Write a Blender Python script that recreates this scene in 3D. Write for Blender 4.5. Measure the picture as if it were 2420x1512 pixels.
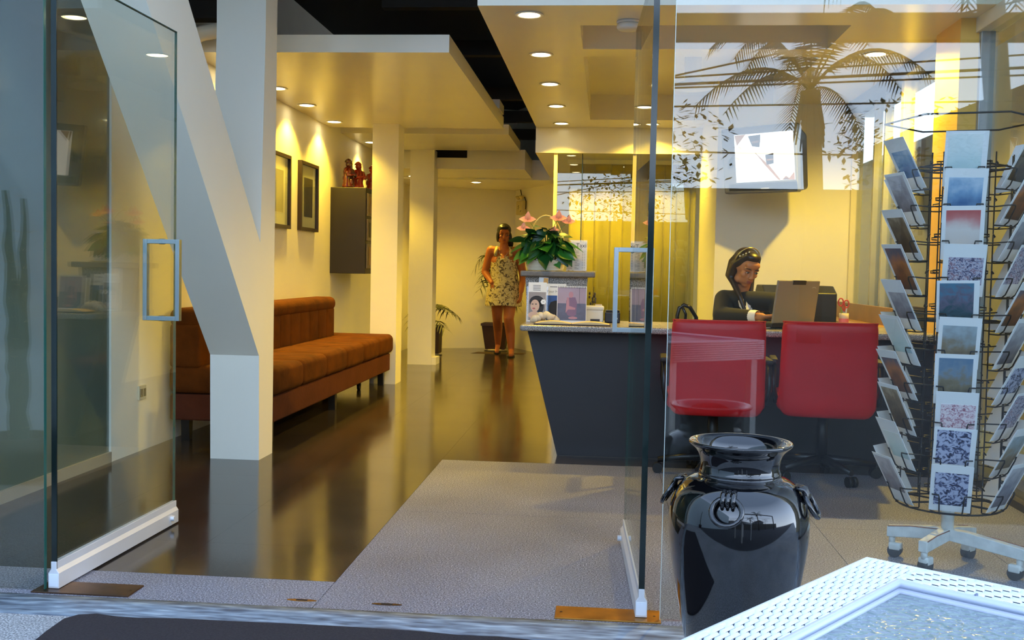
import bpy, bmesh, math, random
from mathutils import Vector, Matrix, noise
random.seed(7)
S = bpy.context.scene
for o in list(bpy.data.objects): bpy.data.objects.remove(o)
COL = S.collection
V = Vector
PI = math.pi

# ------------------------------------------------------------------ camera
F, CX, CY, H = 2450., 1210., 756., 1.05
VPX, VPY, ROLL = 1432., 643., .02
_c, _s = math.cos(ROLL), math.sin(ROLL)
_ux = _c*(VPX-CX)+_s*(VPY-CY); _uy = -_s*(VPX-CX)+_c*(VPY-CY)
_Y = V((_ux, _uy, F)).normalized(); _Z = V((0, -F, _uy)).normalized(); _X = _Y.cross(_Z)
_M = Matrix(((_c, -_s, 0), (_s, _c, 0), (0, 0, 1))) @ Matrix((_X, _Y, _Z)).transposed()
O = V((0, 0, H))
def ray(px, py): return _M.transposed() @ V(((px-CX)/F, (py-CY)/F, 1))
def AX(px, py, x): d = ray(px, py); return O+d*(x/d.x)
def AY(px, py, y): d = ray(px, py); return O+d*(y/d.y)
def AZ(px, py, z): d = ray(px, py); return O+d*((z-H)/d.z)
cam = bpy.data.cameras.new('camera'); cam_o = bpy.data.objects.new('camera', cam); COL.objects.link(cam_o)
cam.sensor_fit = 'HORIZONTAL'; cam.sensor_width = 36; cam.lens = 36*F/2420; cam.clip_start = .02; cam.clip_end = 500
cam_o.matrix_world = Matrix.Translation(O) @ Matrix((_M[0], -_M[1], -_M[2])).transposed().to_4x4()
S.camera = cam_o

# ------------------------------------------------------------------ sky and exposure
SKY = 6.0
LAMP = 2.5
S.view_settings.view_transform = 'Standard'; S.view_settings.look = 'None'
S.view_settings.exposure = 0.0; S.view_settings.gamma = 1.0; S.view_settings.use_curve_mapping = False
w = bpy.data.worlds.new('world'); S.world = w; w.use_nodes = True
nt = w.node_tree; nt.nodes.clear()
tc = nt.nodes.new('ShaderNodeTexCoord'); sx = nt.nodes.new('ShaderNodeSeparateXYZ')
rp = nt.nodes.new('ShaderNodeValToRGB'); bg = nt.nodes.new('ShaderNodeBackground'); wo = nt.nodes.new('ShaderNodeOutputWorld')
nt.links.new(tc.outputs['Generated'], sx.inputs[0]); nt.links.new(sx.outputs['Z'], rp.inputs[0])
rp.color_ramp.elements[0].position = 0; rp.color_ramp.elements[0].color = (.76, .91, 1.10, 1)
rp.color_ramp.elements[1].position = .7; rp.color_ramp.elements[1].color = (.16, .23, .36, 1)
q_ = rp.color_ramp.elements.new(.3); q_.color = (.48, .63, .88, 1)
bg.inputs['Strength'].default_value = SKY
nt.links.new(rp.outputs[0], bg.inputs[0]); nt.links.new(bg.outputs[0], wo.inputs[0])
WARM = (1.0, .66, .055)

# ------------------------------------------------------------------ materials
def lin(r, g, b):
    f = lambda c: (c/255)/12.92 if c <= 10 else (((c/255)+.055)/1.055)**2.4
    return (f(r), f(g), f(b))
MATS = {}
def mat(name, rgb, rough=.5, metal=0, var=.06, vs=6., bump=0., bs=80., emit=None, es=0., coat=0., sheen=0., spec=.5, rvar=0.):
    if name in MATS: return MATS[name]
    m = bpy.data.materials.new(name); m.use_nodes = True; MATS[name] = m
    n = m.node_tree.nodes; l = m.node_tree.links; p = n['Principled BSDF']
    c = lin(*rgb)
    p.inputs['Roughness'].default_value = rough; p.inputs['Metallic'].default_value = metal
    p.inputs['Coat Weight'].default_value = coat; p.inputs['Sheen Weight'].default_value = sheen
    p.inputs['Specular IOR Level'].default_value = spec
    t = n.new('ShaderNodeTexCoord'); nz = n.new('ShaderNodeTexNoise'); nz.inputs['Scale'].default_value = vs; nz.inputs['Detail'].default_value = 5
    r = n.new('ShaderNodeValToRGB')
    r.color_ramp.elements[0].position = .3; r.color_ramp.elements[1].position = .7
    r.color_ramp.elements[0].color = tuple(max(0, x*(1-var)) for x in c)+(1,)
    r.color_ramp.elements[1].color = tuple(min(1, x*(1+var)) for x in c)+(1,)
    l.new(t.outputs['Object'], nz.inputs['Vector']); l.new(nz.outputs['Fac'], r.inputs[0]); l.new(r.outputs[0], p.inputs['Base Color'])
    if bump:
        b2 = n.new('ShaderNodeTexNoise'); b2.inputs['Scale'].default_value = bs; b2.inputs['Detail'].default_value = 3
        bp = n.new('ShaderNodeBump'); bp.inputs['Strength'].default_value = bump; bp.inputs['Distance'].default_value = .01
        l.new(t.outputs['Object'], b2.inputs['Vector']); l.new(b2.outputs['Fac'], bp.inputs['Height']); l.new(bp.outputs[0], p.inputs['Normal'])
    if rvar:
        rr = n.new('ShaderNodeMapRange'); rr.inputs['To Min'].default_value = max(0, rough-rvar); rr.inputs['To Max'].default_value = rough+rvar
        l.new(nz.outputs['Fac'], rr.inputs[0]); l.new(rr.outputs[0], p.inputs['Roughness'])
    if emit:
        p.inputs['Emission Color'].default_value = tuple(emit)+(1,); p.inputs['Emission Strength'].default_value = es
    return m
def speckle(name, stops, scale, rough, bump=0., rvar=0., scale2=None, stretch=None):
    """fine stone: noise through a stepped ramp, slightly varied on a large scale"""
    m = bpy.data.materials.new(name); m.use_nodes = True; MATS[name] = m
    n = m.node_tree.nodes; l = m.node_tree.links; p = n['Principled BSDF']
    t = n.new('ShaderNodeTexCoord'); nz = n.new('ShaderNodeTexNoise'); nz.inputs['Scale'].default_value = scale; nz.inputs['Detail'].default_value = 2
    r = n.new('ShaderNodeValToRGB'); e = r.color_ramp.elements
    e[0].position = stops[0][0]; e[0].color = lin(*stops[0][1])+(1,)
    e[1].position = stops[-1][0]; e[1].color = lin(*stops[-1][1])+(1,)
    for po, cc in stops[1:-1]: q = e.new(po); q.color = lin(*cc)+(1,)
    big = n.new('ShaderNodeTexNoise'); big.inputs['Scale'].default_value = scale2 or 3; big.inputs['Detail'].default_value = 4
    mr = n.new('ShaderNodeMapRange'); mr.inputs['From Min'].default_value = .25; mr.inputs['From Max'].default_value = .75; mr.inputs['To Min'].default_value = .8; mr.inputs['To Max'].default_value = 1.15
    mx = n.new('ShaderNodeMix'); mx.data_type = 'RGBA'; mx.blend_type = 'MULTIPLY'; mx.inputs[0].default_value = 1
    geo = n.new('ShaderNodeNewGeometry')
    src = geo.outputs['Position']
    if stretch:
        vm = n.new('ShaderNodeVectorMath'); vm.operation = 'MULTIPLY'; vm.inputs[1].default_value = stretch; l.new(src, vm.inputs[0]); src = vm.outputs[0]
    l.new(src, nz.inputs['Vector']); l.new(src, big.inputs['Vector'])
    l.new(nz.outputs['Fac'], r.inputs[0]); l.new(big.outputs['Fac'], mr.inputs[0])
    l.new(r.outputs[0], mx.inputs[6]); l.new(mr.outputs[0], mx.inputs[7]); l.new(mx.outputs[2], p.inputs['Base Color'])
    p.inputs['Roughness'].default_value = rough
    if rvar:
        rr = n.new('ShaderNodeMapRange'); rr.inputs['To Min'].default_value = max(0, rough-rvar); rr.inputs['To Max'].default_value = rough+rvar
        l.new(big.outputs['Fac'], rr.inputs[0]); l.new(rr.outputs[0], p.inputs['Roughness'])
    if bump:
        bp = n.new('ShaderNodeBump'); bp.inputs['Strength'].default_value = bump; bp.inputs['Distance'].default_value = .003
        l.new(nz.outputs['Fac'], bp.inputs['Height']); l.new(bp.outputs[0], p.inputs['Normal'])
    return m
def glass(name, tint=(.93, .97, .95), r0=.05, rough=0.0):
    """plate glass: clear transmission plus a mirror reflection that grows towards grazing view (Schlick)"""
    m = bpy.data.materials.new(name); m.use_nodes = True; MATS[name] = m
    n = m.node_tree.nodes; l = m.node_tree.links; n.clear()
    out = n.new('ShaderNodeOutputMaterial'); mix = n.new('ShaderNodeMixShader')
    tr = n.new('ShaderNodeBsdfTransparent'); tr.inputs[0].default_value = tuple(tint)+(1,)
    gl = n.new('ShaderNodeBsdfGlossy'); gl.inputs['Roughness'].default_value = rough
    lw = n.new('ShaderNodeLayerWeight'); lw.inputs['Blend'].default_value = .5
    po = n.new('ShaderNodeMath'); po.operation = 'POWER'; po.inputs[1].default_value = 5
    ma = n.new('ShaderNodeMath'); ma.operation = 'MULTIPLY_ADD'; ma.inputs[1].default_value = 1-r0; ma.inputs[2].default_value = r0
    l.new(lw.outputs['Facing'], po.inputs[0]); l.new(po.outputs[0], ma.inputs[0]); l.new(ma.outputs[0], mix.inputs[0])
    l.new(tr.outputs[0], mix.inputs[1]); l.new(gl.outputs[0], mix.inputs[2]); l.new(mix.outputs[0], out.inputs[0])
    return m

# ------------------------------------------------------------------ mesh helpers
class MB:
    def __init__(s): s.v = []; s.f = []; s.smooth = []
    def add(s, vs, fs, sm=False):
        b = len(s.v); s.v += [tuple(v) for v in vs]; s.f += [tuple(i+b for i in f) for f in fs]; s.smooth += [sm]*len(fs); return s
    def box(s, x0, x1, y0, y1, z0, z1):
        return s.add([(x0, y0, z0), (x1, y0, z0), (x1, y1, z0), (x0, y1, z0), (x0, y0, z1), (x1, y0, z1), (x1, y1, z1), (x0, y1, z1)],
                     [(0, 3, 2, 1), (4, 5, 6, 7), (0, 1, 5, 4), (1, 2, 6, 5), (2, 3, 7, 6), (3, 0, 4, 7)])
    def prism(s, poly, axis, a, b, sm=False):
        """extrude a polygon of 2D points along an axis: x->(y,z), y->(x,z), z->(x,y)"""
        def p(q, t): return {'x': (t, q[0], q[1]), 'y': (q[0], t, q[1]), 'z': (q[0], q[1], t)}[axis]
        n = len(poly); vs = [p(q, a) for q in poly]+[p(q, b) for q in poly]
        fs = [tuple(range(n)), tuple(range(2*n-1, n-1, -1))]+[((i+1) % n, i, i+n, (i+1) % n+n) for i in range(n)]
        return s.add(vs, fs, sm)
    def tube(s, pts, r, n=6, closed=False, caps=True, sm=True):
        pts = [V(p) for p in pts]; m = len(pts); rs = r if isinstance(r, (list, tuple)) else [r]*m
        vs = []; up = None
        for i, p in enumerate(pts):
            if closed: d = pts[(i+1) % m]-pts[i-1]
            else: d = pts[min(i+1, m-1)]-pts[max(i-1, 0)]
            d = d.normalized() if d.length > 1e-9 else V((0, 0, 1))
            if up is None: up = V((0, 0, 1)) if abs(d.z) < .9 else V((1, 0, 0))
            a = d.cross(up)
            if a.length < 1e-6: a = d.cross(V((.3, 1, .1)))
            a.normalize(); b = a.cross(d); up = b
            for k in range(n):
                t = 2*PI*k/n; vs.append(p+a*(math.cos(t)*rs[i])+b*(math.sin(t)*rs[i]))
        fs = []
        for i in range(m if closed else m-1):
            j = (i+1) % m
            for k in range(n): fs.append((i*n+k, i*n+(k+1) % n, j*n+(k+1) % n, j*n+k))
        s.add(vs, fs, sm)
        if caps and not closed:
            b = len(s.v)-len(vs)
            s.f += [tuple(b+k for k in range(n))[::-1], tuple(b+(m-1)*n+k for k in range(n))]; s.smooth += [False, False]
        return s
    def lathe(s, prof, c=(0, 0, 0), n=32, sx=1., sy=1., sm=True, cap=True):
        vs = []; m = len(prof)
        for r, z in prof:
            for k in range(n): t = 2*PI*k/n; vs.append((c[0]+sx*r*math.cos(t), c[1]+sy*r*math.sin(t), c[2]+z))
        fs = [(i*n+k, i*n+(k+1) % n, (i+1)*n+(k+1) % n, (i+1)*n+k) for i in range(m-1) for k in range(n)]
        s.add(vs, fs, sm)
        if cap:
            b = len(s.v)-len(vs)
            s.f += [tuple(b+k for k in range(n))[::-1], tuple(b+(m-1)*n+k for k in range(n))]; s.smooth += [False, False]
        return s
    def ell(s, c, r, rot=None, n=14, m=9):
        rot = rot or Matrix.Identity(3); r = r if isinstance(r, (tuple, list)) else (r, r, r)
        vs = [V((0, 0, -1))]
        for i in range(1, m):
            a = -PI/2+PI*i/m
            for k in range(n): t = 2*PI*k/n; vs.append(V((math.cos(a)*math.cos(t), math.cos(a)*math.sin(t), math.sin(a))))
        vs.append(V((0, 0, 1)))
        vs = [V(c)+rot @ V((v.x*r[0], v.y*r[1], v.z*r[2])) for v in vs]
        fs = [(0, 1+(k+1) % n, 1+k) for k in range(n)]
        for i in range(m-2):
            for k in range(n): a = 1+i*n; fs.append((a+k, a+(k+1) % n, a+n+(k+1) % n, a+n+k))
        a = 1+(m-2)*n; fs += [(a+k, a+(k+1) % n, len(vs)-1) for k in range(n)]
        return s.add(vs, fs, True)
    def cap(s, p0, r0, p1, r1, n=12):
        s.ell(p0, r0, n=n, m=8); s.ell(p1, r1, n=n, m=8); return s.tube([p0, p1], [r0, r1], n)
    def rbox(s, x0, x1, y0, y1, z0, z1, r=.03, seg=4):
        """box with rounded edges"""
        bm = bmesh.new(); bmesh.ops.create_cube(bm, size=1)
        for v in bm.verts: v.co = ((x0+x1)/2+v.co.x*(x1-x0), (y0+y1)/2+v.co.y*(y1-y0), (z0+z1)/2+v.co.z*(z1-z0))
        bmesh.ops.bevel(bm, geom=bm.edges[:], offset=r, segments=seg, profile=.5, affect='EDGES')
        bm.verts.index_update()
        s.add([v.co.copy() for v in bm.verts], [[v.index for v in f.verts] for f in bm.faces], True); bm.free(); return s
    def xf(s, M):
        s.v = [tuple(M @ V(v)) for v in s.v]; return s
    def mesh(s, name):
        me = bpy.data.meshes.new(name); me.from_pydata(s.v, [], s.f); me.update()
        me.polygons.foreach_set('use_smooth', s.smooth); return me
    def build(s, name, m, parent=None):
        return link(name, s.mesh(name), m, parent)
def link(name, me, m, parent=None):
    o = bpy.data.objects.new(name, me)
    if m is not None:
        me.materials.clear()
        me.materials.append(MATS[m] if isinstance(m, str) else m)
    COL.objects.link(o)
    if parent: child(o, parent)
    return o
def child(o, parent):
    o.parent = parent
    o.matrix_parent_inverse = (Matrix.Translation(parent.location) if not parent.get('_local') else Matrix.Identity(4)).inverted()
def tag(o, label, cat, group=None):
    o['label'] = label; o['category'] = cat
    if group: o['group'] = group
    return o
def struct(o): o['kind'] = 'structure'; return o
def thing(name, loc, label=None, cat=None, group=None, local=False):
    """an Empty at the base of a thing; its parts are built in world coordinates (or in its own, local=True)"""
    o = bpy.data.objects.new(name, None); o.empty_display_size = .1; COL.objects.link(o); o.location = loc
    if local: o['_local'] = 1
    if label: tag(o, label, cat, group)
    return o
def bevel(o, w_=.004, seg=2):
    b = o.modifiers.new('bevel', 'BEVEL'); b.width = w_; b.segments = seg; b.limit_method = 'ANGLE'; b.angle_limit = math.radians(40); return o
def dup(root, loc=None, rz=None):
    r = root.copy(); COL.objects.link(r)
    if loc is not None: r.location = loc
    if rz is not None: r.rotation_euler = (0, 0, rz)
    for ch in list(root.children):
        c = ch.copy(); COL.objects.link(c); c.parent = r
        for g in list(ch.children):
            d = g.copy(); COL.objects.link(d); d.parent = c
    return r
def bezier(p0, p1, p2, n=8):
    p0, p1, p2 = V(p0), V(p1), V(p2)
    return [p0*(1-t)**2+p1*(2*t*(1-t))+p2*t*t for t in [i/n for i in range(n+1)]]

# ------------------------------------------------------------------ shared materials
mat('wall_paint', (243, 238, 222), .55, var=.02, vs=2, bump=.03, bs=40)
mat('soffit_paint', (238, 233, 214), .24, var=.02, vs=2)
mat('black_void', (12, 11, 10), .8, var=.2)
mat('dark_beam', (44, 38, 32), .6, var=.2)
speckle('dark_floor', [(.30, (36, 30, 26)), (.5, (50, 43, 38)), (.64, (66, 58, 50)), (.74, (150, 140, 125))], 330, .13, rvar=.05, scale2=2.2)
speckle('light_granite', [(.28, (62, 62, 70)), (.42, (108, 108, 118)), (.56, (150, 150, 162)), (.72, (212, 212, 222))], 190, .42, rvar=.08, scale2=2.)
speckle('pavement_grit', [(.3, (110, 112, 116)), (.5, (165, 168, 172)), (.68, (225, 228, 230))], 170, .8, bump=.3)
speckle('sill_stone', [(.3, (92, 98, 110)), (.46, (136, 146, 158)), (.58, (160, 172, 184)), (.72, (196, 208, 216))], 60, .5, bump=.2, scale2=12, stretch=(.16, 1, 1))
speckle('counter_granite', [(.3, (62, 58, 54)), (.45, (122, 116, 108)), (.58, (168, 160, 150)), (.72, (216, 208, 196))], 240, .25)
mat('joint', (40, 36, 32), .8)
glass('plate_glass', (.94, .97, .95), .05)
glass('front_glass', (.95, .975, .96), .065)
glass('inner_glass', (.90, .93, .86), .06)
mat('glass_edge', (16, 30, 28), .12, var=.3, vs=12)
mat('glass_edge_green', (40, 90, 80), .15)
mat('frost_panel', (86, 104, 98), .12, var=.03, coat=.3)
mat('steel', (176, 186, 190), .32, metal=1, var=.04)
mat('alu_white', (226, 226, 228), .4, metal=.25, var=.03)
mat('brass', (186, 134, 66), .42, metal=1, var=.2, vs=14, rvar=.1)
mat('bronze', (112, 84, 66), .35, metal=1, var=.25, vs=14)
# ================================================================== THE SETTING
Y0 = 3.08                      # line of the shopfront
XL, XR = -2.57, 1.905
# floor base and slabs
fl = struct(MB().box(XL-.3, XR+.3, Y0, 15, -.14, -.012).build('floor', 'joint'))
def slab(x0, x1, y0, y1, m, key=[{}]):
    k = (round(x1-x0, 3), round(y1-y0, 3), m)
    g = .0012 if m == 'light_granite' else .0003
    if k not in key[0]:
        key[0][k] = MB().box(g, x1-x0-g, g, y1-y0-g, -.012, 0).mesh('floor_slab'); key[0][k].materials.append(MATS[m])
    o = bpy.data.objects.new('floor_slab', key[0][k]); COL.objects.link(o); o.location = (x0, y0, 0); o.parent = fl
    return o
XG, YG, YS = -.875, 5.62, 3.35
yb = [YG-.62*k for k in range(4, 0, -1)]
ys = [YS]+[v for v in yb if v > YS+.1]+[YG]
xs = [XL-.3]+[XG-.6*k for k in range(3, 0, -1) if XG-.6*k > XL-.2]+[XG]
for a, b in zip(ys, ys[1:]):
    for c, d in zip(xs, xs[1:]): slab(c, d, a, b, 'dark_floor')
xs2 = xs+[XG+.6*k for k in range(1, 5)]+[XR+.3]
ys2 = [YG+.6*k for k in range(0, 16)]
for a, b in zip(ys2, ys2[1:]):
    for c, d in zip(xs2, xs2[1:]): slab(c, d, a, b, 'dark_floor')
for a, b in ((Y0, 4.39), (4.39, YG)):
    for c, d in ((XG, .306), (.306, .907), (.907, 1.508), (1.508, XR+.3)): slab(c, d, a, b, 'light_granite')
slab(XL-.3, XG, Y0, YS, 'light_granite')
# threshold and pavement outside
prof = [(Y0, 0), (Y0, -.14), (2.93, -.14), (2.93, -.013), (2.95, -.011), (2.975, -.008), (3.0, -.004), (3.03, -.001)]
struct(MB().prism(prof, 'x', -4.2, 4.2, True).build('trim_1', 'sill_stone'))
struct(MB().box(-30, 30, 1.6, 2.93, -.2, -.012).build('floor_outside', 'pavement_grit'))
struct(MB().box(-30, 30, -40, 1.6, -.2, -.014).build('floor_street', mat('asphalt', (66, 66, 68), .9, var=.2, vs=5, bump=.3, bs=120)))
# left wall: painted, with a back-painted glass panel in its front bay
struct(MB().box(XL-.2, XL, 5.205, 13.7, -.02, 3.3).build('wall_left', 'wall_paint'))
wl = struct(thing('window_1', (XL, 4.1, 0)))
MB().box(XL-.03, XL-.012, Y0, 5.205, .055, 3.3).build('glass_panel', 'frost_panel', wl)
MB().box(XL-.05, XL+.004, Y0, 5.205, 0, .055).build('bottom_channel', mat('channel', (150, 146, 132), .4), wl)
struct(MB().box(XL-.2, XL-.05, Y0, 5.205, -.02, 3.3).build('wall_left_front', mat('dark_olive', (70, 72, 62), .6)))
# back of the corridor: two walls that meet in a blunt corner
A, B, C_ = V((-2.75, 13.28)), V((-1.24, 14.02)), V((-.3, 12.1))
def wall2(name, p, q, z0, z1, t=.15, m='wall_paint'):
    d = (q-p).normalized(); n = V((d.y, -d.x)); n = -n if n.y < 0 else n
    return struct(MB().prism([(p.x, p.y), (q.x, q.y), (q.x+n.x*t, q.y+n.y*t), (p.x+n.x*t, p.y+n.y*t)], 'z', z0, z1).build(name, m))
wall2('wall_back', A, B, -.02, 3.3)
wall2('wall_corridor_right', B, C_, -.02, 3.3)
# end wall of the office that carries the television (a boxed-in room behind it)
struct(MB().box(.86, 1.99, 8.4, 9.9, -.02, 3.3).build('wall_television', 'wall_paint'))
struct(MB().box(-.35, XR+.2, 12.0, 12.15, -.02, 3.3).build('wall_office_back', 'wall_paint'))
# dark void above the hung ceilings, and the front of the building above the glass
struct(MB().box(XL-.2, XR+.4, Y0-.02, 15, 3.2, 3.35).build('ceiling', 'black_void'))
struct(MB().box(-5, 5, Y0-.12, Y0+.12, 3.22, 4.6).build('wall_front_upper', 'wall_paint'))
struct(MB().box(-5, XL-.2, Y0-.12, Y0+.12, -.1, 3.22).build('wall_front_left', 'wall_paint'))
struct(MB().box(XL-.2, XL-.05, 13, 15, -.02, 3.3).build('wall_back_left', 'wall_paint'))
for y_, z_ in ((7.2, 2.86), (8.5, 2.8), (10.2, 2.72), (11.3, 2.66), (12.3, 2.6)):
    struct(MB().box(-1.6, .2, y_, y_+.09, z_, z_+.12).build('trim_2', 'dark_beam'))
# hung ceilings (left row, stepping back)
ZL = 2.335
struct(MB().box(XL, -.96, 6.17, 9.46, ZL, 2.44).build('ceiling_left_front', 'soffit_paint'))
struct(MB().box(XL, -.95, 9.86, 11.2, ZL+.0, 2.43).build('ceiling_left_middle', 'soffit_paint'))
struct(MB().box(XL, -1.0, 9.46, 9.86, 2.52, 2.6).build('ceiling_left_gap', 'soffit_paint'))
b3 = MB(); f0 = 11.3
b3.box(XL, -1.905, f0, 12.35, 2.145, 2.36); b3.box(-1.54, -.905, f0, 12.35, 2.145, 2.36)
b3.box(-1.905, -1.54, f0, 12.35, 2.145, 2.265); b3.box(-1.905, -1.54, f0+.3, 12.35, 2.265, 2.36)
struct(b3.build('ceiling_left_rear', 'soffit_paint'))
struct(MB().box(-1.905, -1.54, f0+.05, f0+.08, 2.265, 2.36).build('void_shade_sheet', 'black_void'))  # black sheet painting the darkness inside the ceiling opening
struct(MB().box(XL, -.2, 12.35, 14.4, 2.125, 2.36).build('ceiling_corridor', 'soffit_paint'))
# hung ceiling over the office, with two recesses cut in it
ZR, XE, YF, YB = 2.4, -.688, 5.34, 9.8
t1 = (5.88, 6.02); t2 = (6.45, 8.82); tx0 = AZ(1372, 66, ZR).x; tx1 = 1.28
r1 = AZ(1450, 60, ZR).y; r1b = AZ(1450, 116, ZR).y; r2 = AZ(1450, 134, ZR).y; r2b = AZ(1450, 283, ZR).y
cb = MB()
def ring_boxes(x0, x1, y0, y1, z0, z1, holes):
    ycur = y0
    for (ha, hb) in holes:
        cb.box(x0, x1, ycur, ha, z0, z1); cb.box(x0, tx0, ha, hb, z0, z1); cb.box(tx1, x1, ha, hb, z0, z1); ycur = hb
    cb.box(x0, x1, ycur, y1, z0, z1)
ring_boxes(XE, XR+.05, YF, YB, ZR, ZR+.30, [(r1, r1b), (r2, r2b)])
cb.box(tx0-.02, tx1+.02, r1-.02, r1b+.02, ZR+.26, ZR+.31); cb.box(tx0-.02, tx1+.02, r2-.02, r2b+.02, ZR+.22, ZR+.31)
struct(cb.build('ceiling_office', 'soffit_paint'))
struct(MB().box(XE, XR+.05, YB, 12.6, 2.16, ZR+.3).build('ceiling_office_rear', 'soffit_paint'))
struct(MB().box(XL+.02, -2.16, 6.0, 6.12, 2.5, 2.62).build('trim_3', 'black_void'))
struct(MB().tube([AY(440, 92, 6.05), AY(480, 78, 6.05), AY(530, 70, 6.05)], .045, 10).build('trim_4', 'soffit_paint'))
# columns and the forked strut
def col(name, x0, x1, y0, y1, z1): return struct(MB().box(x0, x1, y0, y1, 0, z1).build(name, 'wall_paint'))
col('column_sofa', -2.11, -1.872, 9.2, 9.45, ZL)
col('column_corridor', -2.142, -1.878, 11.17, 11.42, ZL)
struct(MB().box(-2.142, -1.83, 11.19, 11.44, 0, .08).build('baseboard_column', 'wall_paint'))
k = (2.09-.565)/(4.012-5.39)
def fy(z): return 5.39+(z-.565)/k
sp = [(5.406, 0), (5.63, 0), (5.66, 3.2), (5.46, 3.2), (5.46, 2.3), (5.40, 1.17), (4.43, 2.197), (fy(3.2)+.42, 3.2), (fy(3.2), 3.2), (5.395, .565)]
fs = struct(MB().prism(sp, 'x', -2.11, -1.84).build('column_forked', 'wall_paint'))
for p in fs.data.polygons: p.use_smooth = False
# ---- shopfront glass: fixed panes and two doors that stand open
def pane(name, x0, x1, m='front_glass'):
    r = struct(thing(name, ((x0+x1)/2, Y0+.04, 0)))
    MB().box(x0, x1, Y0+.034, Y0+.046, .004, 3.22).build('glass_pane', m, r)
    return r
w2 = pane('window_2', XL-.05, -1.758)
MB().box(-1.7585, -1.757, Y0+.033, Y0+.047, .004, 3.22).build('edge', 'glass_edge_green', w2)
w3 = pane('window_3', .188, 4.0)
MB().box(.1865, .188, Y0+.033, Y0+.047, .004, 3.22).build('edge', mat('glass_edge_light', (205, 215, 205), .15), w3)
def door(name, xh, yh, xe, ye, sgn):
    """a glass leaf from its hinge edge (xh, yh) to its free edge (xe, ye)"""
    r = struct(thing(name, (xh, yh, 0)))
    L = math.hypot(xe-xh, ye-yh); a = math.atan2(ye-yh, xe-xh)
    T = Matrix.Translation((xh, yh, 0)) @ Matrix.Rotation(a, 4, 'Z')
    MB().box(.004, L, -.006, .006, .075, 1.965).xf(T).build('glass_pane', 'plate_glass', r)
    MB().box(0, .004, -.009, .009, .06, 1.965).xf(T).build('edge_strip', 'glass_edge', r)
    MB().box(L, L+.001, -.005, .005, .075, 1.965).xf(T).build('edge', 'glass_edge_green', r)
    MB().box(.004, L, -.006, .006, 1.965, 1.967).xf(T).build('edge', 'glass_edge_green', r)
    pr = [(-.018, .006), (.018, .006), (.018, .055), (.009, .068), (.009, .092), (-.009, .092), (-.009, .068), (-.018, .055)]
    rail = bevel(MB().prism(pr, 'x', -.004, L+.006).xf(T).build('bottom_rail', 'alu_white', r), .0015)
    MB().box(-.006, -.004, -.0155, .0155, .012, .052).xf(T).build('end_cap', mat('cap_white', (232, 238, 246), .5), rail)
    MB().tube([(L-.06, -.032, .034), (L-.06, .032, .034)], .011, 16).xf(T).build('lock_cylinder', 'alu_white', rail)
    h = L-.115; w_ = .074; t = .017; zc = .985; hh = .158
    q = MB()
    for sy in (-1, 1): q.box(h-.012, h+.012, sy*w_-t if sy > 0 else -w_, w_ if sy > 0 else -w_+t, zc-hh, zc+hh)
    for sz in (-1, 1):
        q.box(h-.012, h+.012, -w_+t, w_-t, zc+sz*hh-(t if sz > 0 else 0), zc+sz*hh+(0 if sz > 0 else t))
        q.tube([(h, -.012, zc+sz*(hh-t/2)), (h, .012, zc+sz*(hh-t/2))], .011, 12)
    bevel(q.xf(T).build('pull_handle', 'steel', r), .0012)
    return r
door('door_1', -1.733, 3.128, -1.7205, 4.02, 1)
door('door_2', .131, 3.128, .098, 4.01, -1)
# brass plates in the floor
def plate(name, x0, x1, y0, y1, m, label, cat):
    r = thing(name, ((x0+x1)/2, (y0+y1)/2, 0), label, cat)
    bevel(MB().box(x0, x1, y0, y1, 0, .005).build('cover', m, r), .001)
    for sx_ in (x0+.018, x1-.018): MB().lathe([(.004, 0), (.004, .001)], (sx_, (y0+y1)/2, .005), 10).build('screw', 'bronze', r)
    return r
plate('floor_spring_cover', -.13, .19, 3.088, 3.20, 'brass', 'polished brass floor plate under the door beside the black jar', 'floor plate')
plate('floor_spring_cover', -1.79, -1.47, 3.09, 3.205, 'bronze', 'dull bronze floor plate under the door with the forked column behind', 'floor plate')
for i, x in enumerate((-.928, -.656)):
    r = thing('floor_lock_plate', (x, 3.145, 0), ('bright brass lock plate let into the threshold strip beside the dark floor', 'dull worn lock plate let into the speckled granite of the threshold')[i], 'lock plate')
    n_ = 20; el = [(x+.048*math.cos(2*PI*k/n_)*(1.0), 3.145+.010*math.sin(2*PI*k/n_)) for k in range(n_)]
    MB().prism(el, 'z', 0, .0015).build('plate', ('brass', 'bronze')[i], r)
    MB().box(x-.018, x+.018, 3.140, 3.150, .0015, .002).build('slot', 'joint', r)
# ---- right side wall: aluminium windows, an orange pier
rw = struct(MB().box(XR, XR+.2, 3.2, 8.6, 2.33, 3.3).build('wall_right_upper', 'wall_paint'))
struct(MB().box(XR, XR+.12, 3.0, 8.6, -.02, .035).build('wall_right_sill', mat('alu_dark', (60, 54, 46), .4)))
struct(bevel(MB().box(XR-.06, XR+.08, 6.02, 8.42, 2.325, 2.4).build('trim_5', mat('frame_brown', (52, 44, 36), .4)), .003))
struct(bevel(MB().box(XR-.03, XR+.08, 3.2, 5.62, 2.325, 2.4).build('trim_6', 'soffit_paint'), .003))  # header coloured pale in place of the reflection that washes it out
struct(MB().box(1.80, XR+.02, 5.62, 6.02, 0, 2.4).build('column_right', mat('pier_paint', (250, 200, 96), .5, var=.03)))
mat('alu_grey', (172, 174, 178), .35, metal=.3); mat('alu_cream', (236, 226, 190), .4)
glass('side_glass', (.86, .9, .88), .06)
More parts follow.
